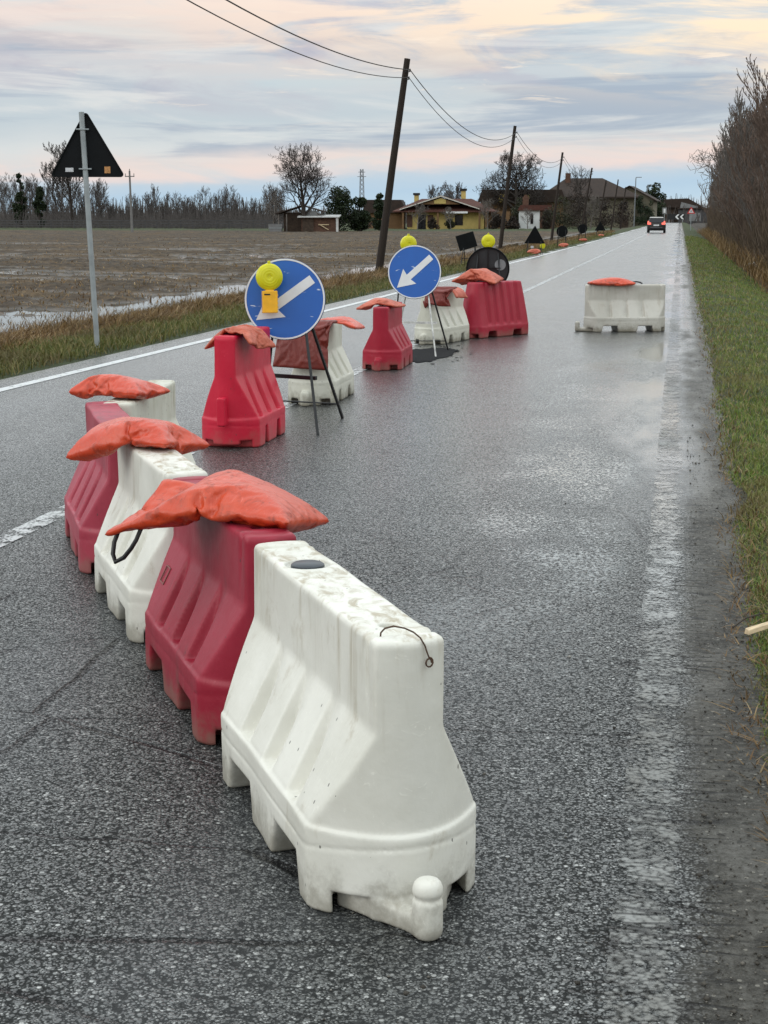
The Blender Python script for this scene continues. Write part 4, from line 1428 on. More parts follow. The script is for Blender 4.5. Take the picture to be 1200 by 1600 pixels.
sg2, f2 = blue_sign((-3.04, 18.0, 0), 8, -8, 0.312, 'farther blue round sign with white arrow and a yellow lamp peeping over its top', 0.962, R(222), M['dull_white_steel'])
tripod(sg2, [(0.26, -0.35, 0.0), (-0.24, 0.30, 0.0)], [(0.155, 0.02, 0.76), (-0.10, 0.03, 0.70)], M['dull_white_steel'], 0.011)
tripod(sg2, [(0.40, 0.55, 0.0), (-0.26, 0.55, 0.0)], [(0.20, 0.03, 0.75), (-0.19, 0.05, 0.74)], M['black'], 0.011)
MB().box((0.02, -0.03, 0.375), (0.52, 0.022, 0.026), Matrix.Rotation(R(-18), 3, 'Z')).build('crossbar', M['dull_white_steel'], sg2)
MB().tube([(-0.23, 0.47, 0.12), (0.37, 0.47, 0.12)], 0.006, 6).build('brace', M['black'], sg2)
lamp_part(sg2, (-0.075, 0.09, 1.285), True, 0.098, (0, 0, R(20)))

# round sign seen from behind
root = empty('direction_sign', (-2.66, 22.0, 0), R(6))
tag(root, 'dark round sign back with yellow lamp on top, behind the fluted crimson barrier', 'road sign', 'sign backs with yellow lamps')
bk = disc_mesh('sign_back', 0.305, 0.012).build('sign_back', M['smoky'], root, True)
bk.location = (0, 0, 0.875)
bk.rotation_euler = (R(6), 0, 0)
ring_mb(0.285, 0.308, -0.028, 0.0).build('rim', M['dark_back'], bk)
MB().box((0, -0.018, 0.0), (0.016, 0.016, 0.56)).box((0, -0.018, 0.01), (0.36, 0.014, 0.014)).box((-0.14, -0.018, 0.02), (0.012, 0.012, 0.48)).box((0.16, -0.018, 0.02), (0.012, 0.012, 0.48)).build('back_frame', M['black'], bk)
MB().lathe([(0.001, -0.002), (0.078, -0.002), (0.078, 0.002), (0.001, 0.002)], 'Y', 32, (0.175, -0.010, 0.055)).build('round_sticker', M['galv'], bk)
MB().box((-0.20, -0.009, -0.06), (0.085, 0.003, 0.026)).build('white_sticker', M['sticker_white'], bk)
tripod(root, [(-0.24, -0.30, 0), (0.24, -0.30, 0), (-0.24, 0.5, 0), (0.24, 0.5, 0)], [(-0.14, -0.02, 1.1), (0.14, -0.02, 1.1), (-0.16, 0.03, 0.8), (0.16, 0.03, 0.8)], M['black'])
lamp_part(root, (0.0, 0.085, 1.255), True, 0.098, (0, 0, 0))


# triangular warning sign back on its galvanised post
def tri_poly(side, rr, n=6):
    h_ = side * math.sqrt(3) / 2
    C = [(-side / 2, 0), (side / 2, 0), (0, h_)]
    cen = Vector((0, h_ / 3))
    P = []
    for k, (cx, cz) in enumerate(C):
        c_ = Vector((cx, cz))
        dirv = (cen - c_).normalized()
        o = c_ + dirv * rr * 2
        a0 = [R(150), R(270), R(30)][k]
        for j in range(n + 1):
            a = a0 + R(120) * j / n
            P.append((o.x + rr * math.cos(a), o.y + rr * math.sin(a)))
    return P


tri = empty('warning_sign', (-6.955, 17.85, 0.0), R(14))
tag(tri, 'tall black triangular sign back with two stickers on a galvanised leaning post', 'road sign')
pl = MB().prism(tri_poly(0.90, 0.035), 0.030, 0.036).build('sign_back', M['dark_back'], tri)
pl.location = (-0.03, 0, 2.065)
rimm = MB()
pp = [Vector(p) for p in tri_poly(0.90, 0.035)]
pi_ = [Vector(p) for p in tri_poly(0.86, 0.030)]
sh = Vector((0, 0.0115))
vs = [(p.x, y_, p.y) for y_ in (0.012, 0.031) for p in pp] + [(p.x, y_, p.y + 0.0115) for y_ in (0.012, 0.031) for p in pi_]
n_ = len(pp)
fs = []
for k in range(n_):
    j = (k + 1) % n_
    fs += [(k, j, j + n_, k + n_), (2 * n_ + k, 3 * n_ + k, 3 * n_ + j, 2 * n_ + j), (k, 2 * n_ + k, 2 * n_ + j, j)]
rimm.add(vs, fs)
rimm.build('rim', M['dark_back'], pl)
MB().box((-0.215, 0.0285, 0.085), (0.095, 0.003, 0.048)).build('white_sticker', M['sticker_white'], pl)
MB().box((0.235, 0.0285, 0.085), (0.070, 0.003, 0.078)).build('orange_sticker', M['sticker_orange'], pl)
post = MB().tube([(0.02, 0, -0.1), (-0.075, 0, 2.82)], 0.032, 16).build('post', M['galv'], tri, True)
post.location = (0.0, 0, 0)
for zz, xx in ((2.16, -0.052), (2.62, -0.068)):
    MB().box((xx, -0.012, zz), (0.150, 0.030, 0.016)).box((xx, -0.036, zz), (0.08, 0.010, 0.020)).build('clamp', M['galv'], tri, False, 0.003)


# small temporary signs standing along the left verge, seen from behind
def verge_sign(shape, loc, yaw, size, zb, label, extra=None, roll=0.0):
    root = empty('warning_sign' if shape == 'tri' else 'direction_sign', loc, R(yaw))
    tag(root, label, 'road sign', 'temporary signs along the left verge')
    if shape == 'tri':
        o = MB().prism(tri_poly(size, 0.03), 0, 0.02).build('sign_back', M['dark_back'], root)
    elif shape == 'disc':
        o = disc_mesh('d', size / 2, 0.02, 32).build('sign_back', M['dark_back'], root, True)
    else:
        o = MB().box((0, 0, size / 2), (size, 0.02, size * 0.82)).build('sign_back', M['dark_back'], root)
    o.location = (0, 0, zb)
    o.rotation_euler = (R(8), R(roll), 0)
    w = size * 0.3
    zt_ = zb + 0.12
    for sx in (-1, 1):
        MB().tube([(sx * (w + 0.05), -0.22, 0), (sx * w, 0.0, zt_)], 0.016, 4).build('leg', M['black'], root)
        MB().tube([(sx * (w + 0.05), 0.35, 0), (sx * w, 0.02, zt_)], 0.016, 4).build('leg', M['black'], root)
    MB().tube([(-w - 0.03, -0.11, zt_ * 0.45), (w + 0.03, -0.11, zt_ * 0.45)], 0.014, 4).build('crossbar', M['black'], root)
    if extra == 'lamp':
        lamp_part(root, (0.36, 0.05, 0.36), False, 0.12, (0, 0, 0))
    if extra == 'sticker':
        MB().box((-size * 0.14, -0.004, size * 0.05), (0.10, 0.004, 0.08)).build('white_sticker', M['sticker_white'], o)
    return root


def gz(x, y):
    return float(ground_z(np.array([x]), np.array([y]))[0])


v1 = verge_sign('square', (-6.55, 49.2, gz(-6.55, 49.2)), -8, 0.60, 0.55, 'tilted black square sign back at the foot of a leaning pole, behind the yellow lamp', None, -16)
v2 = verge_sign('tri', (-6.15, 67.5, 0.0), 12, 0.90, 0.46, 'black triangular sign back on the verge with a yellow lamp at its foot', 'lamp')
MB().box((-0.10, -0.006, 0.30), (0.12, 0.004, 0.12)).build('white_sticker', M['sticker_white'], v2.children[0])
v3 = verge_sign('disc', (-6.15, 83.5, 0.0), 8, 0.60, 0.83, 'plain dark disc sign back on the verge, the nearer of the two small discs')
v4 = verge_sign('disc', (-6.20, 102.0, 0.0), 8, 0.60, 0.83, 'dark disc sign back with a pale sticker, the farther of the two small discs', 'sticker')
v5 = verge_sign('tri', (-6.35, 128.0, 0.0), 8, 0.90, 0.48, 'farthest small black triangular sign back, beyond the two discs on the verge')
bag((-6.10, 66.9, 0.02), 0, 0.62, 0.40, 'pale orange sack in the grass at the foot of the nearer triangular verge sign', M['bag_dull'], 41, 3.5, 0.006, sup=(0.6, 0.5, 0.3), nu=18, nv=12, frames=26)
bag((-6.02, 83.0, 0.02), 0, 0.58, 0.38, 'orange sack on the verge at the foot of the nearer dark disc', M['bag_dull'], 43, 3.5, 0.006, sup=(0.6, 0.5, 0.3), nu=18, nv=12, frames=26)
bag((-6.10, 101.4, 0.02), 0, 0.58, 0.38, 'orange sack on the verge at the foot of the farther dark disc', M['bag_dull'], 47, 3.5, 0.006, sup=(0.6, 0.5, 0.3), nu=18, nv=12, frames=26)
bag((-6.25, 127.3, 0.02), 0, 0.55, 0.36, 'orange sack at the foot of the farthest triangular verge sign', M['bag_dull'], 53, 3.5, 0.006, sup=(0.6, 0.5, 0.3), nu=18, nv=12, frames=26)

# ------------------------------------------------------------------ utility poles and cables
POLES = [  # base x, y, top dx, dy, height, radius
    (-9.75, 50.3, 0.98, 0.1, 6.95, 0.135), (-10.35, 91.0, 0.80, 0.2, 7.2, 0.125), (-10.45, 129.5, 0.80, 0.2, 7.25, 0.12),
    (-10.2, 164.0, 1.05, 0.2, 7.0, 0.12), (-10.3, 200.0, 0.95, 0.2, 6.6, 0.12), (-10.0, 232.0, 0.9, 0.2, 7.4, 0.12), (-9.6, 259.0, 0.7, 0.2, 6.8, 0.12)]
pole_lab = ['nearest and tallest leaning dark wooden utility pole, left of the farther blue sign', 'second leaning wooden pole, rising behind the yellow lamp on the dark round sign',
            'third leaning wooden pole, between the white chapel and the black triangle', 'fourth leaning pole, in front of the dark thicket beside the big brown roof',
            'fifth leaning pole, against the beige wall of the big house', 'sixth leaning pole, at the right corner of the big brown-roofed house', 'last leaning wooden pole, next to the grey street lamp']
tops = []
for k, (bx, by, dx, dy, hh, rr) in enumerate(POLES):
    root = empty('utility_pole', (bx, by, gz(bx, by) - 0.05))
    tag(root, pole_lab[k], 'utility pole', 'leaning wooden utility poles')
    MB().tube([(0, 0, -0.3), (dx * 0.5, dy * 0.5, hh * 0.5), (dx, dy, hh)], rr, 12, rr * 0.72).build('shaft', M['wood_pole'], root, True)
    tz = hh - 0.42
    t_ = tz / hh
    for q in range(2):
        zz = tz - 0.24 * q
        t_ = zz / hh
        MB().tube([(dx * t_ - 0.02, dy * t_ - 0.15, zz), (dx * t_ + 0.17, dy * t_ - 0.15, zz)], 0.012, 5).tube([(dx * t_ + 0.17, dy * t_ - 0.15, zz), (dx * t_ + 0.17, dy * t_ - 0.15, zz + 0.09)], 0.026, 6).build('insulator_bracket', M['black'], root)
    w0 = Vector(root.location)
    tops.append([w0 + Vector((dx * (tz - 0.24 * q) / hh + 0.17, dy * (tz - 0.24 * q) / hh - 0.15, tz - 0.24 * q + 0.06)) for q in range(2)])
P0 = [Vector((-8.05, 6.0, 6.95)), Vector((-8.05, 6.0, 6.70))]
cab_lab = ['overhead cable in two strands from the nearest leaning pole toward the top of the picture', 'sagging pair of cables between the first and second leaning poles', 'pair of cables between the second and third leaning poles', 'pair of cables running from the third leaning pole to the fourth']
allp = [P0] + tops
for k in range(4):
    root = empty('overhead_cable', (allp[k + 1][0].x, allp[k + 1][0].y, allp[k + 1][0].z))
    tag(root, cab_lab[k], 'cable', 'overhead cables between the poles')
    for q in range(2):
        a, c_ = allp[k][q], allp[k + 1][q]
        sag = [1.05, 1.15, 1.0, 0.9][k] + 0.12 * q
        pts = []
        for j in range(31):
            t = j / 30
            p = a.lerp(c_, t)
            p.z -= 4 * sag * t * (1 - t)
            pts.append(p - Vector(root.location))
        MB().tube(pts, 0.015 if q == 0 else 0.012, 5).build('strand', M['wire'], root, True)


# ------------------------------------------------------------------ trees
def branch_tree(seed, height, trunk_r, levels=4, split=(3, 5), spread=0.75, up=0.35, ratio=0.62, first=0.28, twig_r=0.012, gnarl=0.16, sides=4, trunk_frac=1.0):
    """returns trunk and crown segment arrays of a leafless tree"""
    r = random.Random(seed)
    trunk, crown = [], []

    def grow(p, d_, length, rad, lev):
        seglist = trunk if lev == 0 else crown
        n = 7 if lev == 0 else (5 if lev == 1 else 3)
        pts = [(p.copy(), rad)]
        dd = d_.copy()
        for k in range(n):
            dd = (dd + Vector((r.gauss(0, gnarl), r.gauss(0, gnarl), r.gauss(0, gnarl * 0.6))) * (0.5 if lev == 0 else 1.0) + Vector((0, 0, up * 0.25 * (1 if lev else 0.4)))).normalized()
            p = p + dd * length / n
            rr = max(twig_r * 0.7, rad * (1 - 0.72 * (k + 1) / n))
            pts.append((p.copy(), rr))
            if lev < levels:
                t = (k + 1) / n
                if (lev == 0 and t > first) or (lev > 0 and t > 0.25):
                    for _ in range(r.randint(*split) if lev == 0 else r.randint(1, 2 if lev > 1 else 3)):
                        a = r.uniform(0, 2 * PI)
                        side = dd.cross(Vector((math.cos(a), math.sin(a), 0.31))).normalized()
                        nd = (dd * (1 - spread * r.uniform(0.75, 1.1)) + side * spread * r.uniform(0.8, 1.2) + Vector((0, 0, up * 0.5))).normalized()
                        ln = length * ratio * r.uniform(0.7, 1.1) * (1.25 - 0.55 * t)
                        grow(p.copy(), nd, ln, max(twig_r, rr * 0.62), lev + 1)
        for k in range(n):
            seglist.append((pts[k][0], pts[k + 1][0], pts[k][1], pts[k + 1][1]))

    grow(Vector((0, 0, -0.2)), Vector((r.gauss(0, 0.03), r.gauss(0, 0.03), 1)).normalized(), height * trunk_frac, trunk_r, 0)
    # scale to wanted height
    mz = max(s[1].z for s in trunk + crown)
    f = height / mz
    return [(a * f, b_ * f, c_, e) for a, b_, c_, e in trunk], [(a * f, b_ * f, c_, e) for a, b_, c_, e in crown]


def seg_mesh(name, segs, sides=4):
    A = np.array([s[0][:] for s in segs])
    B = np.array([s[1][:] for s in segs])
    ra = np.array([s[2] for s in segs])
    rb = np.array([s[3] for s in segs])
    D = B - A
    D /= np.maximum(1e-9, np.linalg.norm(D, axis=1))[:, None]
    ref = np.where(np.abs(D[:, 2:3]) < 0.9, np.array([[0, 0, 1.0]]), np.array([[1.0, 0, 0]]))
    U = np.cross(D, ref)
    U /= np.linalg.norm(U, axis=1)[:, None]
    V = np.cross(D, U)
    rows = []
    for (P, rr) in ((A, ra), (B, rb)):
        for k in range(sides):
            a = 2 * PI * k / sides
            rows.append(P + (U * math.cos(a) + V * math.sin(a)) * rr[:, None])
    v = np.stack(rows, 1)
    base_i = np.arange(len(segs))[:, None] * 2 * sides
    q = np.concatenate([base_i + np.array([k, (k + 1) % sides, sides + (k + 1) % sides, sides + k]) for k in range(sides)], 0)
    return np_mesh(name, v, q, smooth=True)


def make_tree(name, seed, height, trunk_r, m, label, group, cat='tree', **kw):
    t, c_ = branch_tree(seed, height, trunk_r, **kw)
    root = empty(name)
    tag(root, label, cat, group)
    link('trunk', seg_mesh('trunk', t, 7), root, m)
    link('crown', seg_mesh('crown', c_, 3), root, m)
    return root


def place(root, x, y, z=None, rz=0.0, sc=1.0, label=None, first=False, group=None):
    o = root if first else copy_tree(root)
    o.location = (x, y, gz(x, y) if z is None else z)
    o.rotation_euler = (0, 0, rz)
    o.scale = (sc, sc, sc) if not isinstance(sc, tuple) else sc
    if label:
        o['label'] = label
    if group:
        o['group'] = group
    return o


def leaf_clumps(name, seed, blobs, n, size, m):
    """leaf-sized faces spread through uneven clumps"""
    r = np.random.RandomState(seed)
    wts = np.array([b_[3] ** 2 for b_ in blobs])
    pick = r.choice(len(blobs), n, p=wts / wts.sum())
    B = np.array([b_[:3] for b_ in blobs])[pick]
    rad = np.array([b_[3] for b_ in blobs])[pick]
    sq = np.array([b_[4] if len(b_) > 4 else 1.0 for b_ in blobs])[pick]
    dv = r.normal(size=(n, 3))
    dv /= np.linalg.norm(dv, axis=1)[:, None]
    rr = rad * r.uniform(0.45, 1.12, n) ** 0.5
    P = B + dv * rr[:, None] * np.stack([np.ones(n), np.ones(n), sq], -1)
    a = r.normal(size=(n, 3))
    a /= np.linalg.norm(a, axis=1)[:, None]
    b_ = np.cross(a, r.normal(size=(n, 3)))
    b_ /= np.linalg.norm(b_, axis=1)[:, None]
    s_ = size * r.uniform(0.6, 1.4, n)[:, None]
    v = np.stack([P - a * s_, P - b_ * s_ * 0.5, P + a * s_, P + b_ * s_ * 0.5], 1)
    q = np.arange(n * 4).reshape(-1, 4)
    me = np_mesh(name, v, q, attr={'tint': np.repeat(r.uniform(0, 1, n), 4)})
    me.materials.append(m)
    return me


leaf_dark = mat_blade('dark_evergreen_leaves', [(0.0, (0.008, 0.014, 0.006, 1)), (0.6, (0.020, 0.034, 0.013, 1)), (1.0, (0.045, 0.062, 0.022, 1))], (0.014, 0.024, 0.010, 1))
leaf_olive = mat_blade('olive_shrub_leaves', [(0.0, (0.012, 0.016, 0.008, 1)), (0.6, (0.030, 0.036, 0.016, 1)), (1.0, (0.065, 0.062, 0.030, 1))], (0.028, 0.026, 0.014, 1))
leaf_brown = mat_blade('brown_shrub_twigs', [(0.0, (0.015, 0.011, 0.009, 1)), (0.6, (0.038, 0.027, 0.021, 1)), (1.0, (0.080, 0.055, 0.040, 1))], (0.028, 0.022, 0.016, 1))


def evergreen(x, y, h_, w_, label, seed, m=None, n=5200, size=0.16, group=None, name='evergreen_tree', cat='tree', trunk=True, z=None):
    r = random.Random(seed)
    root = empty(name, (x, y, gz(x, y) if z is None else z))
    tag(root, label, cat, group)
    bl = []
    for k in range(26):
        t = r.uniform(0.12, 0.95)
        prof = math.sin(min(1, (1 - t) * 1.35 + 0.12) * PI * 0.5)
        a = r.uniform(0, 2 * PI)
        q = r.uniform(0.1, 0.75) * w_ / 2 * prof
        bl.append((math.cos(a) * q, math.sin(a) * q, h_ * t * 0.92, w_ * r.uniform(0.13, 0.26) * (0.55 + 0.45 * prof), 0.9))
    link('crown', leaf_clumps('crown', seed, bl, n, size, m or leaf_dark), root)
    if trunk:
        MB().tube([(0, 0, -0.2), (0.03 * h_ * r.uniform(-1, 1), 0, h_ * 0.45), (0, 0, h_ * 0.8)], 0.035 * h_, 7, 0.01 * h_).build('trunk', M['bark_dark'], root, True)
    return root


# big bare tree by the sheds and its neighbours
bt = make_tree('bare_tree', 5, 11.6, 0.30, M['bark_dark'], 'big bare spreading tree rising above the sheds across the field', None, levels=4, split=(3, 4), spread=0.60, up=0.36, ratio=0.60, first=0.18, twig_r=0.020, gnarl=0.10)
place(bt, -49.7, 205, None, 0.6, (1.22, 1.22, 1.03), first=True)
bt2 = make_tree('bare_tree', 9, 6.5, 0.14, M['bark_grey'], 'small grey bare tree left of the sheds and the big bare tree', None, levels=3, split=(2, 4), spread=0.6, up=0.3, ratio=0.55, first=0.2, twig_r=0.02)
place(bt2, -54.6, 207, None, 0, 1.0, first=True)
bt3 = make_tree('bare_tree', 21, 9.8, 0.42, M['bark_dark'], 'wide bare tree with a rounded crown behind the chapel and second pole', None, levels=4, split=(4, 5), spread=0.72, up=0.25, ratio=0.60, first=0.14, twig_r=0.026, gnarl=0.12)
place(bt3, -28.9, 282, 0.0, 1.0, (1.35, 1.35, 1.38), first=True)
bt4 = make_tree('bare_tree', 33, 10.4, 0.26, M['bark_dark'], 'bare pollarded tree poking above the big brown roof beside the fourth pole', None, levels=3, split=(3, 4), spread=0.6, up=0.3, ratio=0.5, first=0.45, twig_r=0.03)
place(bt4, -16.2, 275, 0.0, 0.3, 1.0, first=True)

evergreen(-46.6, 212, 6.6, 5.4, 'broad dark evergreen right of the big bare tree, behind the sheds', 3)
evergreen(-43.9, 214, 5.2, 3.2, 'narrower dark evergreen tucked against the broad one by the sheds', 4)
evergreen(-43.4, 226, 5.8, 2.6, 'slim evergreen left of the first leaning pole beside the yellow house', 6)
evergreen(-5.7, 330, 9.2, 7.0, 'dense rounded evergreen at the far end of the road behind the car', 7, n=7000, size=0.22)
evergreen(-26.0, 262, 5.0, 6.0, 'dark olive bush mass between the yellow house and the chapel', 8, leaf_olive, 4500, 0.16, None, 'garden_bush', 'bush')

# garden shrubs round the houses
gi = 0
garden = [(-38.6, 246, 1.7, 2.2, 'rounded reddish brown bush before the porch of the yellow house', leaf_brown), (-35.9, 246, 1.5, 2.0, 'low olive bush under the middle of the yellow facade', leaf_olive),
          (-28.4, 246, 2.3, 3.0, 'dark brown bush right of the yellow house', leaf_brown), (-26.0, 247, 1.9, 2.4, 'dull bush between yellow house and white chapel', leaf_brown),
          (-18.9, 252, 5.6, 5.6, 'tall olive bush right of the chapel arch', leaf_olive), (-15.6, 252, 6.2, 6.0, 'brown thicket clump before the big house', leaf_brown),
          (-12.0, 250, 5.2, 4.6, 'brown green clump left of the beige wall end', leaf_brown), (-17.3, 262, 6.4, 5.0, 'tall brown clump under the left slope of the big brown roof', leaf_brown),
          (-21.0, 253, 3.2, 3.0, 'brown bush clump right against the chapel arch', leaf_brown), (-9.6, 262, 5.0, 4.2, 'brown bare-looking clump below the beige gable end', leaf_brown), (-7.3, 288, 6.0, 3.0, 'dark hedge clump left of the grey street lamp', leaf_dark), (-5.7, 296, 5.6, 3.0, 'dark hedge clump right of the grey street lamp', leaf_dark),
          (-47.9, 236, 2.6, 4.0, 'bush at the left corner of the yellow house', leaf_brown)]
for k, (x, y, h_, w_, lb, mm) in enumerate(garden):
    evergreen(x, y, h_, w_, lb, 60 + k, mm, 1800, 0.13, 'garden bushes before the houses', 'garden_bush', 'bush', False, -0.25)
sm = make_tree('bare_tree', 41, 4.2, 0.10, M['bark_grey'], 'little bare tree standing before the left part of the yellow house', 'small bare garden trees', levels=3, split=(2, 3), spread=0.6, up=0.3, ratio=0.55, first=0.25, twig_r=0.018)
place(sm, -40.8, 244, -0.3, 0, 1.0, first=True)
place(sm, -35.4, 244, -0.3, 2.0, 0.85, 'little bare tree before the middle of the yellow house')
place(sm, -29.8, 245, -0.3, 4.0, 1.15, 'little bare tree at the right end of the yellow house')
place(sm, -23.7, 248, -0.3, 1.0, 0.80, 'thin bare sapling in front of the white chapel wall')
place(sm, -13.9, 248, -0.3, 5.0, 1.3, 'bare garden tree in front of the beige house wall')

# bare trees rising behind the yellow house
bh = make_tree('bare_tree', 51, 8.0, 0.12, M['bark_far'], 'slender bare tree behind the left half of the yellow house', 'bare trees behind the yellow house', levels=3, split=(2, 4), spread=0.5, up=0.4, ratio=0.52, first=0.3, twig_r=0.030)
for k, (x, y, s_, lb) in enumerate([(-46.5, 290, 1.0, None), (-42.8, 295, 0.9, 'bare tree behind the left roof slope of the yellow house'), (-39.8, 288, 1.05, 'bare tree behind the ridge of the yellow house'), (-36.9, 294, 0.95, 'bare tree behind the right chimney of the yellow house'), (-34.5, 290, 0.85, 'bare tree behind the right roof slope of the yellow house')]):
    place(bh, x, y, -0.2, k * 1.7, s_, lb, first=(k == 0))

# wood across the field
fk = [make_tree('far_tree', 70 + k, 9.0, 0.16, M['bark_far'], 'x', 'bare trees of the far wood', levels=3, split=(2, 4), spread=0.42 + 0.10 * (k % 3), up=0.45, ratio=0.44 + 0.05 * (k % 2), first=0.2, twig_r=0.024, gnarl=0.13) for k in range(4)]
r = random.Random(2)
px2az = lambda px_: math.atan2((px_ - 1063) / 2447, 1)      # heading off the road axis
used = [False] * 4
spots = []
for k in range(58):
    px_ = -30 + 475 * k / 57 + r.uniform(-4, 4)
    dist = r.uniform(246, 300)
    hgt = r.uniform(2.6, 5.0) + 4.2 * float(vnoise(np.array([px_ * 0.035]), np.array([0.5]), 3)[0]) + (2.5 if px_ < 95 else 0) + (r.uniform(0, 2.0) if r.random() < 0.25 else 0)
    spots.append((px_, dist, hgt))
for k, (px_, dist, hgt) in enumerate(spots):
    q = r.randrange(4)
    x = (px_ - 1063) / 2404 * dist
    o = place(fk[q], x, dist, -0.3, r.uniform(0, 6), (hgt / 9.0, hgt / 9.0, hgt / 9.0), 'grey leafless tree in the far wood across the field', first=not used[q])
    used[q] = True
ft = make_tree('far_tree', 90, 14.5, 0.30, M['bark_dark'], 'tallest bare tree of the far wood, right behind the tall triangular sign', None, levels=4, split=(3, 4), spread=0.5, up=0.4, ratio=0.55, first=0.3, twig_r=0.035)
place(ft, -101.5, 252, -0.3, 0.5, (1.0, 1.0, 1.0), first=True)
ft2 = make_tree('far_tree', 91, 11.0, 0.16, M['bark_far'], 'slim upright bare poplar between the ivy trees and the triangular sign', None, levels=3, split=(2, 3), spread=0.28, up=0.7, ratio=0.42, first=0.2, twig_r=0.035)
place(ft2, -105.5, 255, -0.3, 0, 1.0, first=True)
evergreen(-110.0, 250, 10.0, 2.6, 'tall ivy-covered dark tree at the left edge of the picture', 14, leaf_dark, 3000, 0.2, None, 'ivy_tree')
evergreen(-106.6, 250, 7.6, 2.8, 'shorter ivy-covered dark tree right of the tallest ivy one', 15, leaf_dark, 3000, 0.2, None, 'ivy_tree')
# undergrowth of that wood
rs = np.random.RandomState(5)
n = 7000
Yw = rs.uniform(243, 310, n)
Xw = (rs.uniform(-60, 470, n) - 1063) / 2404 * Yw
hw = rs.uniform(1.0, 3.6, n) * (0.5 + 0.7 * vnoise(Xw * 0.12, Yw * 0.05, 4))
segs_a = np.stack([Xw, Yw, np.full(n, -0.5)], -1)
segs_b = segs_a + np.stack([rs.normal(0, 0.45, n), rs.normal(0, 0.3, n), hw], -1)
und = seg_mesh('undergrowth', [(Vector(a), Vector(b_), 0.045, 0.016) for a, b_ in zip(segs_a, segs_b)], 3)
tag(link('wood_undergrowth', und, None, M['bark_far']), 'grey brown brushwood filling the foot of the far wood', 'undergrowth', kind='stuff')
# low hills / distant wood closing the horizon
rs = np.random.RandomState(8)
n = 7000
Yw = rs.uniform(430, 700, n)
Xw = (rs.uniform(-60, 1300, n) - 1063) / 2404 * Yw
hw = rs.uniform(3, 8.5, n) * (0.5 + 0.7 * vnoise(Xw * 0.03, Yw * 0.01, 4))
segs_a = np.stack([Xw, Yw, np.full(n, -0.5)], -1)
segs_b = segs_a + np.stack([rs.normal(0, 0.8, n), rs.normal(0, 0.5, n), hw], -1)
und2 = seg_mesh('distant', [(Vector(a), Vector(b_), 0.22, 0.06) for a, b_ in zip(segs_a, segs_b)], 3)
tag(link('distant_wood', und2, None, M['bark_far']), 'hazy line of distant bare woodland along the horizon', 'woodland', kind='stuff')

# hedge trees along the ditch on the right
hk = [make_tree('hedge_tree', 120 + k, 9.5, 0.085, M['bark_mauve'] if k % 2 else M['bark_grey'], 'x', 'bare hedge trees along the ditch', levels=3, split=(2, 4), spread=0.30 + 0.05 * k, up=0.70, ratio=0.44, first=0.06, twig_r=0.019, gnarl=0.09) for k in range(4)]
used = [False] * 4
r = random.Random(7)
yy = 47.0
kk = 0
while yy < 205:
    for row in range(2):
        x = 3.5 + row * 1.5 + r.uniform(-0.35, 0.45) + (0.5 if yy > 120 else 0)
        y = yy + r.uniform(-0.8, 0.8)
        hgt = (7.6 + row * 1.9 + r.uniform(-0.8, 0.9)) * (1.0 if yy > 62 else 0.95) * (0.88 if yy > 150 else 1)
        q = r.randrange(4)
        s_ = hgt / 9.5
        place(hk[q], x, y, -0.25, r.uniform(0, 6), (s_ * 1.25, s_ * 1.25, s_), 'bare reddish grey tree in the dense hedge beyond the right-hand ditch', first=not used[q])
        used[q] = True
    yy += 2.2 + yy * 0.018
    kk += 1
ov = make_tree('hedge_tree', 131, 8.4, 0.12, M['bark_grey'], 'bare hedge tree leaning out over the verge toward the road', None, levels=3, split=(3, 4), spread=0.72, up=0.2, ratio=0.5, first=0.3, twig_r=0.018)
place(ov, 3.3, 104, -0.3, 0.4, 1.0, first=True)
# brush filling the hedge
rs = np.random.RandomState(9)
n = 7000
Yw = 44 + (rs.uniform(0, 1, n) ** 1.5) * 165
Xw = 3.15 + np.abs(rs.normal(0, 0.9, n)) + (Yw > 120) * 0.4
hw = rs.uniform(0.5, 4.6, n) * np.clip(0.35 + (Xw - 3.1) * 0.8, 0.3, 1.15)
segs_a = np.stack([Xw, Yw, np.full(n, -0.45)], -1)
segs_b = segs_a + np.stack([rs.normal(-0.1, 0.3, n), rs.normal(0, 0.4, n), hw], -1)
br = seg_mesh('brush', [(Vector(a), Vector(b_), 0.030, 0.010) for a, b_ in zip(segs_a, segs_b)], 3)
tag(link('hedge_brush', br, None, M['brush']), 'tangled brown brush and brambles filling the foot of the right-hand hedge', 'brush', kind='stuff')
n = 5000
Yw = 44 + (rs.uniform(0, 1, n) ** 1.5) * 150
Xw = 2.55 + np.abs(rs.normal(0, 0.5, n))
br2 = blades('weeds', 5000, lambda r_, n_: np.random.RandomState(3).normal(2.95, 0.35, n_), lambda r_, n_: 40 + np.random.RandomState(4).uniform(0, 1, n_) ** 1.5 * 160, lambda r_, X, Y: r_.uniform(0.3, 1.1, len(Y)), lambda r_, X, Y: r_.uniform(0.012, 0.03, len(Y)), 0.9, g_dry, 77)
tag(link('ditch_weeds', br2), 'dry tan weeds along the ditch below the right-hand hedge', 'weeds', kind='stuff')


# ------------------------------------------------------------------ houses
def gable_house(root, w, dpt, he, hr, wall_m, roof_m, over=0.5):
    """box with gable facing -y; local origin at front centre of base"""
    MB().prism([(-w / 2, -0.3), (w / 2, -0.3), (w / 2, he), (0, hr - 0.12), (-w / 2, he)], 0, dpt).build('wall', wall_m, root)
    sl = (hr - he) / (w / 2)
    rf = MB()
    for sx in (-1, 1):
        x1 = sx * (w / 2 + over)
        z1 = he - sl * over
        P = [(0, hr), (x1, z1), (x1, z1 + 0.16), (0, hr + 0.16)]
        rf.prism(P if sx < 0 else P[::-1], -over, dpt + over)
    return rf.build('roof', roof_m, root)


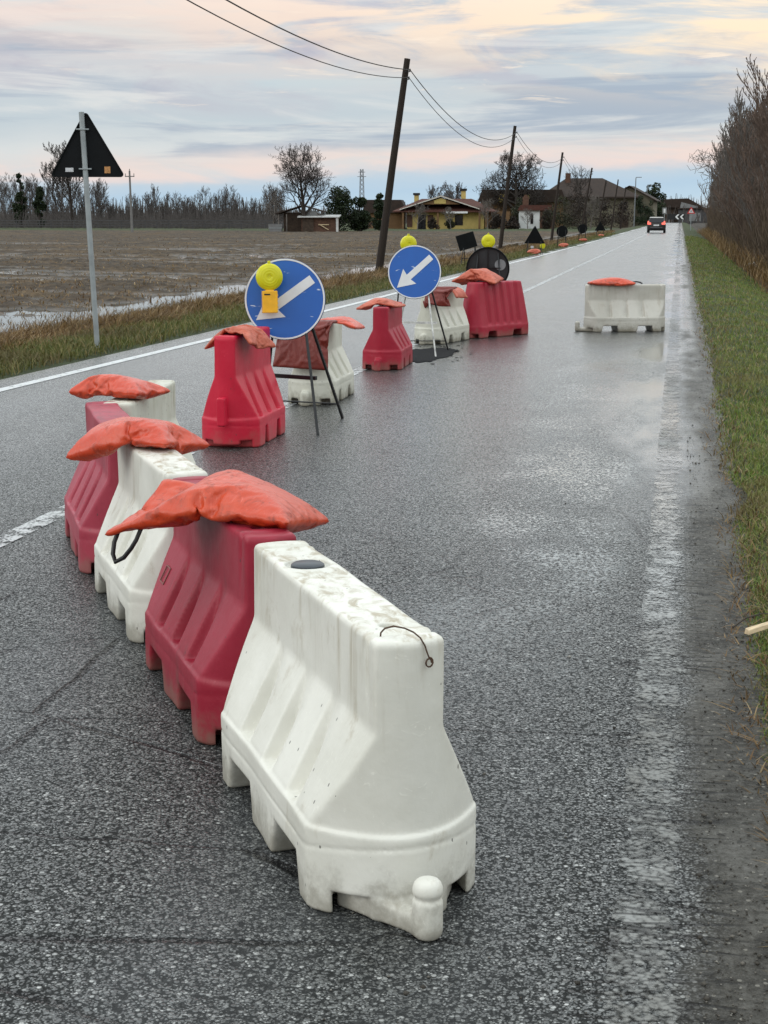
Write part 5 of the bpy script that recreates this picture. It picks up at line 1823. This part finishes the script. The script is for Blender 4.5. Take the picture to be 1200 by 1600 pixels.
def window(root, x, z, w, h_, y=0.0, m=None):
    f = MB().box((x, y - 0.02, z), (w + 0.16, 0.06, h_ + 0.16)).build('window', m or M['shed_wood'], root)
    MB().box((x, y - 0.052, z), (w, 0.012, h_)).build('pane', M['glass'], f)
    return f


# yellow house: low front gable over a long hipped roof
H1 = empty('yellow_house', (-38.1, 250.0, -0.28), R(6))
tag(H1, 'low yellow house with red-brown tiled roof, front gable and white awning', 'house')
MB().box((0.9, 4.5, 1.35), (12.4, 9.0, 3.3)).build('wall', M['cream_wall'], H1)
rf = MB()
ev = [(-7.6, -1.3, 2.75), (9.2, -1.3, 2.75), (9.2, 10.3, 2.75), (-7.6, 10.3, 2.75)]
rg = [(-3.2, 4.5, 4.75), (5.0, 4.5, 4.75)]
rf.add(ev + rg + [(x, y, z - 0.18) for x, y, z in ev], [(0, 1, 5, 4), (1, 2, 5), (2, 3, 4, 5), (3, 0, 4), (0, 6, 7, 1), (1, 7, 8, 2), (2, 8, 9, 3), (3, 9, 6, 0), (6, 9, 8, 7)])
roof1 = rf.build('roof', M['tile'], H1)
g2 = MB()
g2.prism([(-6.4, 2.86), (0.2, 5.05), (0.2, 5.25), (-6.4, 3.02)], -1.5, 6.0)
g2.prism([(0.2, 5.05), (6.6, 2.98), (6.6, 3.14), (0.2, 5.25)], -1.5, 6.0)
g2.build('gable_roof', M['tile'], H1)
MB().prism([(-6.4, 2.90), (0.2, 5.02), (0.2, 5.22), (-6.4, 3.06)], -1.58, -1.51).prism([(0.2, 5.02), (6.4, 3.00), (6.4, 3.16), (0.2, 5.22)], -1.58, -1.51).build('fascia', M['fascia'], H1)
MB().prism([(-3.2, 3.80), (0.2, 4.86), (3.3, 3.82)], -1.2, 1.0).build('gable_wall', M['ochre_wall'], H1)
MB().prism([(-0.9, 3.92), (1.0, 3.92), (1.0, 4.55), (0.2, 4.82), (-0.9, 4.45)], -1.26, -1.205).build('gable_panel', M['cream_wall'], H1)
for x, y, hh in ((-4.1, 5.0, 5.3), (3.6, 5.4, 6.0)):
    c_ = MB().box((x, y, hh - 0.7), (0.75, 0.6, 1.5)).build('chimney', M['cream_wall'], roof1)
    MB().box((x, y, hh + 0.22), (1.1, 0.9, 0.35)).box((x, y, hh + 0.08), (0.6, 0.5, 0.10)).build('chimney_cap', M['black'], c_)
MB().box((-2.9, -0.04, 1.05), (1.25, 0.10, 2.3)).build('door', M['glass'], H1)
MB().box((-1.55, -0.05, 1.2), (0.9, 0.10, 1.9)).box((-4.9, -0.05, 1.2), (0.9, 0.10, 1.9)).build('shutter', M['brick'], H1)
window(H1, 3.05, 1.35, 1.15, 1.55)
MB().box((2.75, -0.75, 2.55), (3.5, 1.4, 0.30)).build('awning', M['sign_white'], H1)
for x in (-5.9, -0.3, 6.4):
    MB().box((x, -1.0, 1.2), (0.32, 0.32, 3.0)).build('porch_post', M['ochre_wall'], H1)
wing = MB().box((9.4, 4.0, 1.2), (3.6, 7.0, 3.0)).build('side_wing', M['ochre_wall'], H1)
MB().box((9.0, 0.45, 1.2), (1.0, 0.10, 2.0)).build('wing_door', M['glass'], H1)
MB().box((-9.2, 7.0, 1.2), (6.0, 5.0, 2.9)).build('rear_wing', M['ochre_wall'], H1)
MB().prism([(-13.0, 2.5), (-5.6, 2.5), (-6.6, 4.6), (-12.4, 4.6)], 4.0, 10.4).build('rear_roof', M['tile_dark'], H1)

H2 = empty('rear_house', (-28.4, 285.0, -0.2), R(4))
tag(H2, 'brown-roofed house partly hidden behind the right of the yellow house', 'house')
MB().box((0, 4, 2.2), (15.0, 8.0, 5.2)).build('wall', M['ochre_wall'], H2)
MB().prism([(-8.0, 4.4), (8.0, 4.4), (7.2, 6.6), (-7.2, 6.6)], -0.9, 9.0).build('roof', M['tile_dark'], H2)
for x in (-3.6, 1.0):
    MB().box((x, -1.2, 5.1), (1.0, 0.7, 1.4)).build('dormer', M['cream_wall'], H2)

# small white chapel with tiled roof and an arched porch
CHP = empty('chapel', (-23.1, 256.0, -0.3), R(5))
tag(CHP, 'small white chapel with brick arch porch and little bell gable', 'chapel')
MB().box((-1.15, 2.2, 1.35), (3.4, 4.4, 3.1)).build('wall', M['white_wall'], CHP)
ar = MB()
pts = [(0.62, -0.2), (0.62, 3.0), (2.55, 3.0), (2.55, -0.2), (2.15, -0.2), (2.15, 1.6)] + [(1.62 + 0.53 * math.cos(R(a)), 1.6 + 0.62 * math.sin(R(a))) for a in range(15, 180, 15)] + [(1.09, 1.6), (1.09, -0.2)]
ar.prism(pts, -0.05, 0.35)
ar.build('porch_arch', M['brick'], CHP)
MB().box((1.6, 2.4, 1.35), (1.95, 3.6, 3.0)).build('porch_recess', M['shed_wood'], CHP)
roofc = MB().prism([(-3.1, 2.88), (2.8, 2.88), (2.4, 3.75), (-2.6, 3.75)], -0.4, 4.8).build('roof', M['tile'], CHP)
MB().prism([(-2.3, 3.6), (-1.3, 3.6), (-1.3, 5.0), (-1.8, 5.5), (-2.3, 5.0)], 1.6, 2.1).build('bell_gable', M['brick'], CHP)
w_ = MB().prism([(-0.95, 0.75), (-0.50, 0.75), (-0.50, 2.2), (-0.72, 2.5), (-0.95, 2.2)], -0.06, -0.004).build('window', M['glass'], CHP)
MB().box((1.6, 0.45, 0.9), (0.35, 0.30, 0.9)).build('statue', M['white_wall'], CHP)

# big brown-roofed house
H3 = empty('farmhouse', (-16.5, 292.0, -0.2), R(3))
tag(H3, 'big beige farmhouse with wide dark brown hipped roof behind the thicket', 'house')
MB().box((0, 6, 2.7), (16.5, 12.0, 6.0)).build('wall', M['beige_wall'], H3)
rf = MB()
ev = [(-9.4, -1.2, 5.4), (9.4, -1.2, 5.4), (9.4, 13.2, 5.4), (-9.4, 13.2, 5.4)]
rg = [(-4.6, 6, 8.9), (2.2, 6, 8.9)]
rf.add(ev + rg + [(x, y, z - 0.3) for x, y, z in ev], [(0, 1, 5, 4), (1, 2, 5), (2, 3, 4, 5), (3, 0, 4), (0, 6, 7, 1), (1, 7, 8, 2), (2, 8, 9, 3), (3, 9, 6, 0), (6, 9, 8, 7)])
rf3 = rf.build('roof', M['tile_dark'], H3)
MB().box((-4.2, 4.6, 8.9), (1.0, 0.8, 1.8)).build('chimney', M['brick'], rf3)
for x in (-5.5, -1.5, 2.5, 6.2):
    window(H3, x, 3.7, 1.0, 1.4)
MB().box((6.3, -0.05, 0.8), (1.6, 0.12, 2.4)).build('door', M['shed_wood'], H3)

H4 = empty('farmhouse', (-9.6, 300.0, -0.2), R(-4))
tag(H4, 'beige gabled house end right of the big brown roof, behind the poles', 'house')
rf4 = gable_house(H4, 9.0, 9.0, 5.0, 7.4, M['beige_wall'], M['tile_dark'], 0.7)
window(H4, -2.0, 3.2, 1.0, 1.4)
window(H4, 2.2, 3.2, 1.0, 1.4)

# buildings closing the end of the road
H5 = empty('end_building', (-1.5, 446.0, 0.0), 0.0)
tag(H5, 'dark roofed building with pale gable closing the end of the road', 'building')
MB().box((0, 4, 2.0), (14, 8, 4.6)).build('wall', M['shed_wood'], H5)
MB().prism([(-8, 4.1), (8, 4.1), (3.5, 6.6), (-8, 6.2)], -1, 9).build('roof', M['tile_dark'], H5)
MB().prism([(1.2, 3.2), (6.2, 3.2), (6.2, 4.4), (1.6, 5.6)], -1.2, -1.02).build('pale_gable', M['grey_wall'], H5)
H6 = empty('end_shed', (4.9, 441.0, 0.0), 0.0)
tag(H6, 'flat grey shed with a pale door right of the road end', 'shed')
MB().box((0, 3, 1.7), (11, 6, 4.0)).build('wall', M['fence_grey'], H6)
MB().box((0, 3, 3.8), (11.8, 7, 0.3)).build('roof', M['tile_dark'], H6)
MB().box((-0.9, -0.06, 1.5), (3.2, 0.12, 2.3)).build('door', M['grey_wall'], H6)

# sheds by the big bare tree
SH = empty('wooden_shed', (-51.4, 205.0, -0.35), R(8))
tag(SH, 'dark open wooden shed under the big bare tree', 'shed')
MB().box((0.6, 2.4, 1.2), (3.6, 3.4, 2.6)).build('wall', M['shed_wood'], SH)
MB().prism([(-2.2, 2.25), (1.4, 3.35), (1.4, 3.48), (-2.2, 2.4)], -0.4, 4.6).prism([(1.4, 3.35), (4.4, 2.5), (4.4, 2.64), (1.4, 3.48)], -0.4, 4.6).build('roof', M['tile_dark'], SH)
for x in (-1.8, -0.7):
    MB().box((x, -0.1, 1.1), (0.16, 0.16, 2.4)).build('post', M['bark_grey'], SH)
MB().box((2.6, -0.12, 2.35), (1.6, 0.06, 0.7)).build('gable_board', M['grey_wall'], SH)
SH2 = empty('lean_to_shed', (-47.6, 204.0, -0.35), R(8))
tag(SH2, 'low brick lean-to with pale corrugated sheet roof beside the wooden shed', 'shed')
MB().box((0.2, 1.6, 0.9), (4.8, 3.0, 2.1)).build('wall', M['brick'], SH2)
MB().box((0.1, 1.4, 2.02), (5.6, 3.8, 0.12), Matrix.Rotation(R(4), 3, 'X')).build('roof', M['sheet_roof'], SH2)
MB().box((-1.3, -0.06, 0.85), (1.5, 0.10, 1.6)).build('plank_door', M['shed_wood'], SH2)
MB().box((0.8, -0.06, 0.9), (1.4, 0.10, 0.12)).box((0.8, -0.06, 0.6), (1.5, 0.10, 0.10), Matrix.Rotation(R(30), 3, 'Y')).build('plank', M['plank'], SH2)
MB().box((2.62, -0.2, 0.8), (0.3, 0.3, 1.9)).build('post', M['sheet_roof'], SH2)
TR = empty('water_tank', (-53.2, 203.0, -0.4), R(8))
tag(TR, 'grey open water tank at the left end of the sheds', 'tank')
tb = MB()
tb.add([(-0.8, 0, 0), (0.8, 0, 0), (0.8, 1.2, 0), (-0.8, 1.2, 0), (-0.95, -0.1, 1.0), (0.95, -0.1, 1.0), (0.95, 1.3, 1.0), (-0.95, 1.3, 1.0), (-0.85, 0, 1.0), (0.85, 0, 1.0), (0.85, 1.2, 1.0), (-0.85, 1.2, 1.0), (-0.72, 0.08, 0.2), (0.72, 0.08, 0.2), (0.72, 1.12, 0.2), (-0.72, 1.12, 0.2)],
       [(0, 1, 5, 4), (1, 2, 6, 5), (2, 3, 7, 6), (3, 0, 4, 7), (3, 2, 1, 0), (4, 5, 9, 8), (5, 6, 10, 9), (6, 7, 11, 10), (7, 4, 8, 11), (8, 9, 13, 12), (9, 10, 14, 13), (10, 11, 15, 14), (11, 8, 12, 15), (12, 13, 14, 15)])
tb.build('tank_shell', M['grey_wall'], TR)
MB().box((0, -0.07, 0.5), (1.82, 0.06, 0.08)).build('band', M['galv'], TR)

# rail fence along the far rim of the field
FN = empty('rail_fence', (-86, 240.0, -0.3), R(0))
tag(FN, 'long grey rail fence along the far rim of the muddy field', 'fence')
for zz in (0.45, 0.85, 1.28):
    MB().box((-3, 0, zz), (72, 0.06, 0.15)).build('rail', M['fence_grey'], FN)
for k in range(37):
    MB().box((-38.5 + 2.0 * k, 0.06, 0.55), (0.14, 0.06, 1.6)).build('post', M['fence_grey'], FN)

# T-shaped power pole, lattice pylon, street lamps
TP = empty('power_pole', (-69.2, 191.6, -0.4))
tag(TP, 'pale concrete power pole with a short crossarm standing in the field', 'power pole')
MB().tube([(0, 0, -0.3), (-0.12, 0, 7.75)], 0.17, 8, 0.11).build('shaft', M['concrete_post'], TP, True)
MB().box((-0.11, 0, 7.05), (1.25, 0.12, 0.12)).build('crossarm', M['concrete_post'], TP)
for x in (-0.68, 0.46, -0.11):
    MB().tube([(x, 0, 7.1), (x, 0, 7.42 if x != -0.11 else 8.0)], 0.05, 6).build('insulator', M['concrete_post'], TP)
PY = empty('lattice_pylon', (-85.6, 420.0, 0.0))
tag(PY, 'thin steel lattice pylon far behind the evergreens', 'pylon')
lt = MB()
hp_ = 14.3
for sx in (-1, 1):
    for sy in (-1, 1):
        lt.tube([(sx * 0.75, sy * 0.75, 0), (sx * 0.35, sy * 0.35, hp_)], 0.085, 4)
for k in range(12):
    z0, z1 = hp_ * k / 12, hp_ * (k + 1) / 12
    w0, w1 = 0.75 - 0.4 * k / 12, 0.75 - 0.4 * (k + 1) / 12
    for sy in (-1, 1):
        lt.tube([(-w0, sy * w0, z0), (w1, sy * w1, z1)], 0.05, 3)
        lt.tube([(w0, sy * w0, z0), (-w1, sy * w1, z1)], 0.05, 3)
lt.build('lattice', M['lattice'], PY)
MB().box((0, 0, 12.3), (2.4, 0.14, 0.14)).box((0, 0, 13.5), (1.9, 0.14, 0.14)).build('crossarm', M['lattice'], PY)
ls = empty('street_lamp', (-7.15, 250.0, 0.0))
tag(ls, 'tall grey street lamp left of the road end, nearer of the two lamp posts', 'street lamp', 'street lamps at the road end')
MB().tube([(0, 0, 0), (0.1, 0, 7.6)], 0.11, 8, 0.07).build('column', M['lamp_grey'], ls, True)
MB().box((0.55, 0, 7.66), (0.9, 0.16, 0.10)).build('lamp_head', M['lamp_grey'], ls)
l2 = copy_tree(ls)
l2.location = (-6.6, 310.0, 0)
l2['label'] = 'farther grey street lamp standing before the rounded evergreen'

# white-and-black chevron board and warning triangle at the road end
CV = empty('chevron_board', (-1.15, 430.0, 0.0))
tag(CV, 'black board with two white chevrons facing down the road at its end', 'road sign')
bd = MB().box((0, 0, 1.55), (4.6, 0.08, 1.5)).build('board', M['black'], CV)
cv = MB()
for x in (-0.2, 1.05):
    cv.prism([(x, 1.55), (x + 0.62, 2.2), (x + 1.1, 2.2), (x + 0.5, 1.55), (x + 1.1, 0.9), (x + 0.62, 0.9)], -0.06, -0.042)
cv.build('chevrons', M['sign_white'], bd)
for x in (-1.8, 1.8):
    MB().box((x, 0.08, 0.6), (0.12, 0.08, 1.6)).build('post', M['galv'], CV)
WT = empty('warning_sign', (1.25, 190.0, 0.0))
tag(WT, 'red-bordered white warning triangle on a pole at the right verge far away', 'road sign')
f_ = MB().prism(tri_poly(0.95, 0.03), 0, 0.02).build('sign_face', M['red_paint'], WT)
f_.location = (0, 0, 1.95)
f__ = MB().prism(tri_poly(0.60, 0.015), -0.004, -0.001).build('white_panel', M['sign_white'], f_)
f__.location = (0, 0, 0.105)
MB().tube([(-0.08, -0.008, 0.20), (0.0, -0.008, 0.40)], 0.03, 4).tube([(0.07, -0.008, 0.20), (0.05, -0.008, 0.36)], 0.025, 4).build('symbol', M['black'], f_)
MB().tube([(0, 0.05, 0), (0, 0.05, 2.7)], 0.045, 8).build('post', M['galv'], WT, True)
IB = empty('info_sign', (-3.15, 320.0, 0.0))
tag(IB, 'small pale rectangular sign on a post beyond the car', 'road sign')
MB().box((0, 0, 2.75), (0.9, 0.06, 1.3)).build('panel', M['grey_wall'], IB)
MB().box((0, -0.04, 2.75), (0.4, 0.02, 0.8)).build('symbol', M['sign_white'], IB)
MB().tube([(0, 0.06, 0), (0, 0.06, 3.2)], 0.05, 6).build('post', M['galv'], IB, True)


# ------------------------------------------------------------------ car, seen from behind
def car(loc, rz, label):
    root = empty('parked_car' if False else 'car', loc, R(rz))
    tag(root, label, 'car')
    # stations along y: rear at 0, front at 4.4; each ring (z, halfwidth) profile
    st = [(0.00, 0.80, 0.34, 0.80), (0.06, 0.88, 0.27, 0.98), (0.35, 0.91, 0.24, 1.00), (1.2, 0.915, 0.22, 0.99), (2.6, 0.915, 0.22, 0.97), (3.4, 0.90, 0.23, 0.93), (4.1, 0.86, 0.26, 0.80), (4.35, 0.72, 0.34, 0.66)]
    vs, fs = [], []
    ring_n = 10
    for y, w, z0, z1 in st:
        prof = [(-w * 0.90, z0), (-w * 0.985, z0 + 0.12), (-w, (z0 + z1) * 0.5), (-w * 0.985, z1 - 0.10), (-w * 0.90, z1)]
        for x, z in prof + [(-x, z) for x, z in prof[::-1]]:
            vs.append((x, y, z))
    for k in range(len(st) - 1):
        for j in range(ring_n):
            a, b_ = k * ring_n + j, k * ring_n + (j + 1) % ring_n
            fs.append((a, b_, b_ + ring_n, a + ring_n))
    fs += [tuple(range(ring_n)), tuple((len(st) - 1) * ring_n + j for j in range(ring_n - 1, -1, -1))]
    MB().add(vs, fs).build('body', M['car_paint'], root, True, 0.0)
    cab = MB()
    lower = [(-0.86, 0.10), (0.86, 0.10), (0.86, 3.0), (-0.86, 3.0)]
    upper = [(-0.66, 0.52), (0.66, 0.52), (0.64, 2.2), (-0.64, 2.2)]
    cab.add([(x, y, 0.95) for x, y in lower] + [(x, y, 1.50) for x, y in upper], [(0, 1, 5, 4), (1, 2, 6, 5), (2, 3, 7, 6), (3, 0, 4, 7), (4, 5, 6, 7), (3, 2, 1, 0)])
    cab.build('cabin', M['car_paint'], root, False, 0.05)
    MB().add([(-0.70, 0.50, 1.49), (0.70, 0.50, 1.49), (0.66, 2.15, 1.50), (-0.66, 2.15, 1.50), (-0.62, 0.60, 1.565), (0.62, 0.60, 1.565), (0.60, 2.0, 1.565), (-0.60, 2.0, 1.565)], [(0, 1, 5, 4), (1, 2, 6, 5), (2, 3, 7, 6), (3, 0, 4, 7), (4, 5, 6, 7), (3, 2, 1, 0)]).build('roof', M['car_roof'], root)
    MB().add([(-0.72, 0.128, 1.03), (0.72, 0.128, 1.03), (0.60, 0.45, 1.44), (-0.60, 0.45, 1.44), (-0.72, 0.16, 1.03), (0.72, 0.16, 1.03), (0.60, 0.49, 1.44), (-0.60, 0.49, 1.44)], [(0, 1, 2, 3), (4, 7, 6, 5), (0, 4, 5, 1), (1, 5, 6, 2), (2, 6, 7, 3), (3, 7, 4, 0)]).build('rear_window', M['glass'], root)
    for sx in (-1, 1):
        MB().box((sx * 0.70, 0.02, 0.92), (0.36, 0.14, 0.20)).box((sx * 0.79, 0.05, 1.08), (0.15, 0.14, 0.20)).build('tail_light', M['tail_light'], root, False, 0.03)
        for y in (0.78, 3.45):
            tw = MB().lathe([(0.20, -0.10), (0.30, -0.11), (0.335, -0.08), (0.335, 0.08), (0.30, 0.11), (0.20, 0.10)], 'X', 24, (sx * 0.80, y, 0.335)).build('wheel', M['tyre'], root, True)
            MB().lathe([(0.02, -0.115), (0.19, -0.112), (0.20, -0.09), (0.20, 0.09), (0.19, 0.112), (0.02, 0.115)], 'X', 20, (sx * 0.80, y, 0.335)).build('rim', M['rim'], tw, True)
    MB().box((0, -0.01, 0.44), (1.72, 0.16, 0.22)).build('bumper', M['car_trim'], root, False, 0.04)
    MB().box((0, -0.02, 0.76), (0.54, 0.03, 0.13)).build('number_plate', M['plate'], root)
    MB().box((0, -0.10, 0.56), (1.2, 0.02, 0.025)).build('chrome_strip', M['rim'], root)
    return root


car((-2.32, 158.2, 0.0), 0.0, 'dark car with pale roof and lit tail lights driving away far down the road')

# ------------------------------------------------------------------ litter, sticks
br_ = MB().add([(-0.012, 0, 0), (0.020, 0.02, 0), (0.062, 0.30, 0), (0.036, 0.32, 0), (-0.010, 0, 0.018), (0.018, 0.02, 0.018), (0.060, 0.29, 0.020), (0.038, 0.315, 0.016)], [(3, 2, 1, 0), (4, 5, 6, 7), (0, 1, 5, 4), (1, 2, 6, 5), (2, 3, 7, 6), (3, 0, 4, 7)]).build('wood_splinter', M['plank'], None, False, 0.002)
br_.location = (0.46, 5.98, 0.055)
br_.rotation_euler = (R(3), R(4), R(158))
tag(br_, 'pale splintered piece of wood lying in the grass at the right', 'wood piece')
tw = MB().tube([(0, 0, 0), (0.05, 0.10, 0.012), (0.12, 0.16, 0.02), (0.20, 0.17, 0.015)], 0.0045, 5, 0.002).build('dead_twig', M['twig'], None, True)
tw.location = (0.26, 6.02, 0.012)
tag(tw, 'thin dark dead twig on the dirty road edge beside the pale wood', 'twig')
lt_ = MB()
for k in range(3):
    lt_.lathe([(0.02, -0.08), (0.13 - 0.02 * k, -0.03), (0.12, 0.05), (0.02, 0.12)], 'Z', 9, (0.16 * k, 0.1 * (k % 2), 0.05 * k))
lo = lt_.build('litter_bag', M['litter'], None, True)
lo.location = (2.75, 63.0, gz(2.75, 63.0) + 0.1)
tag(lo, 'white scrap of litter in the ditch below the right-hand hedge', 'litter')
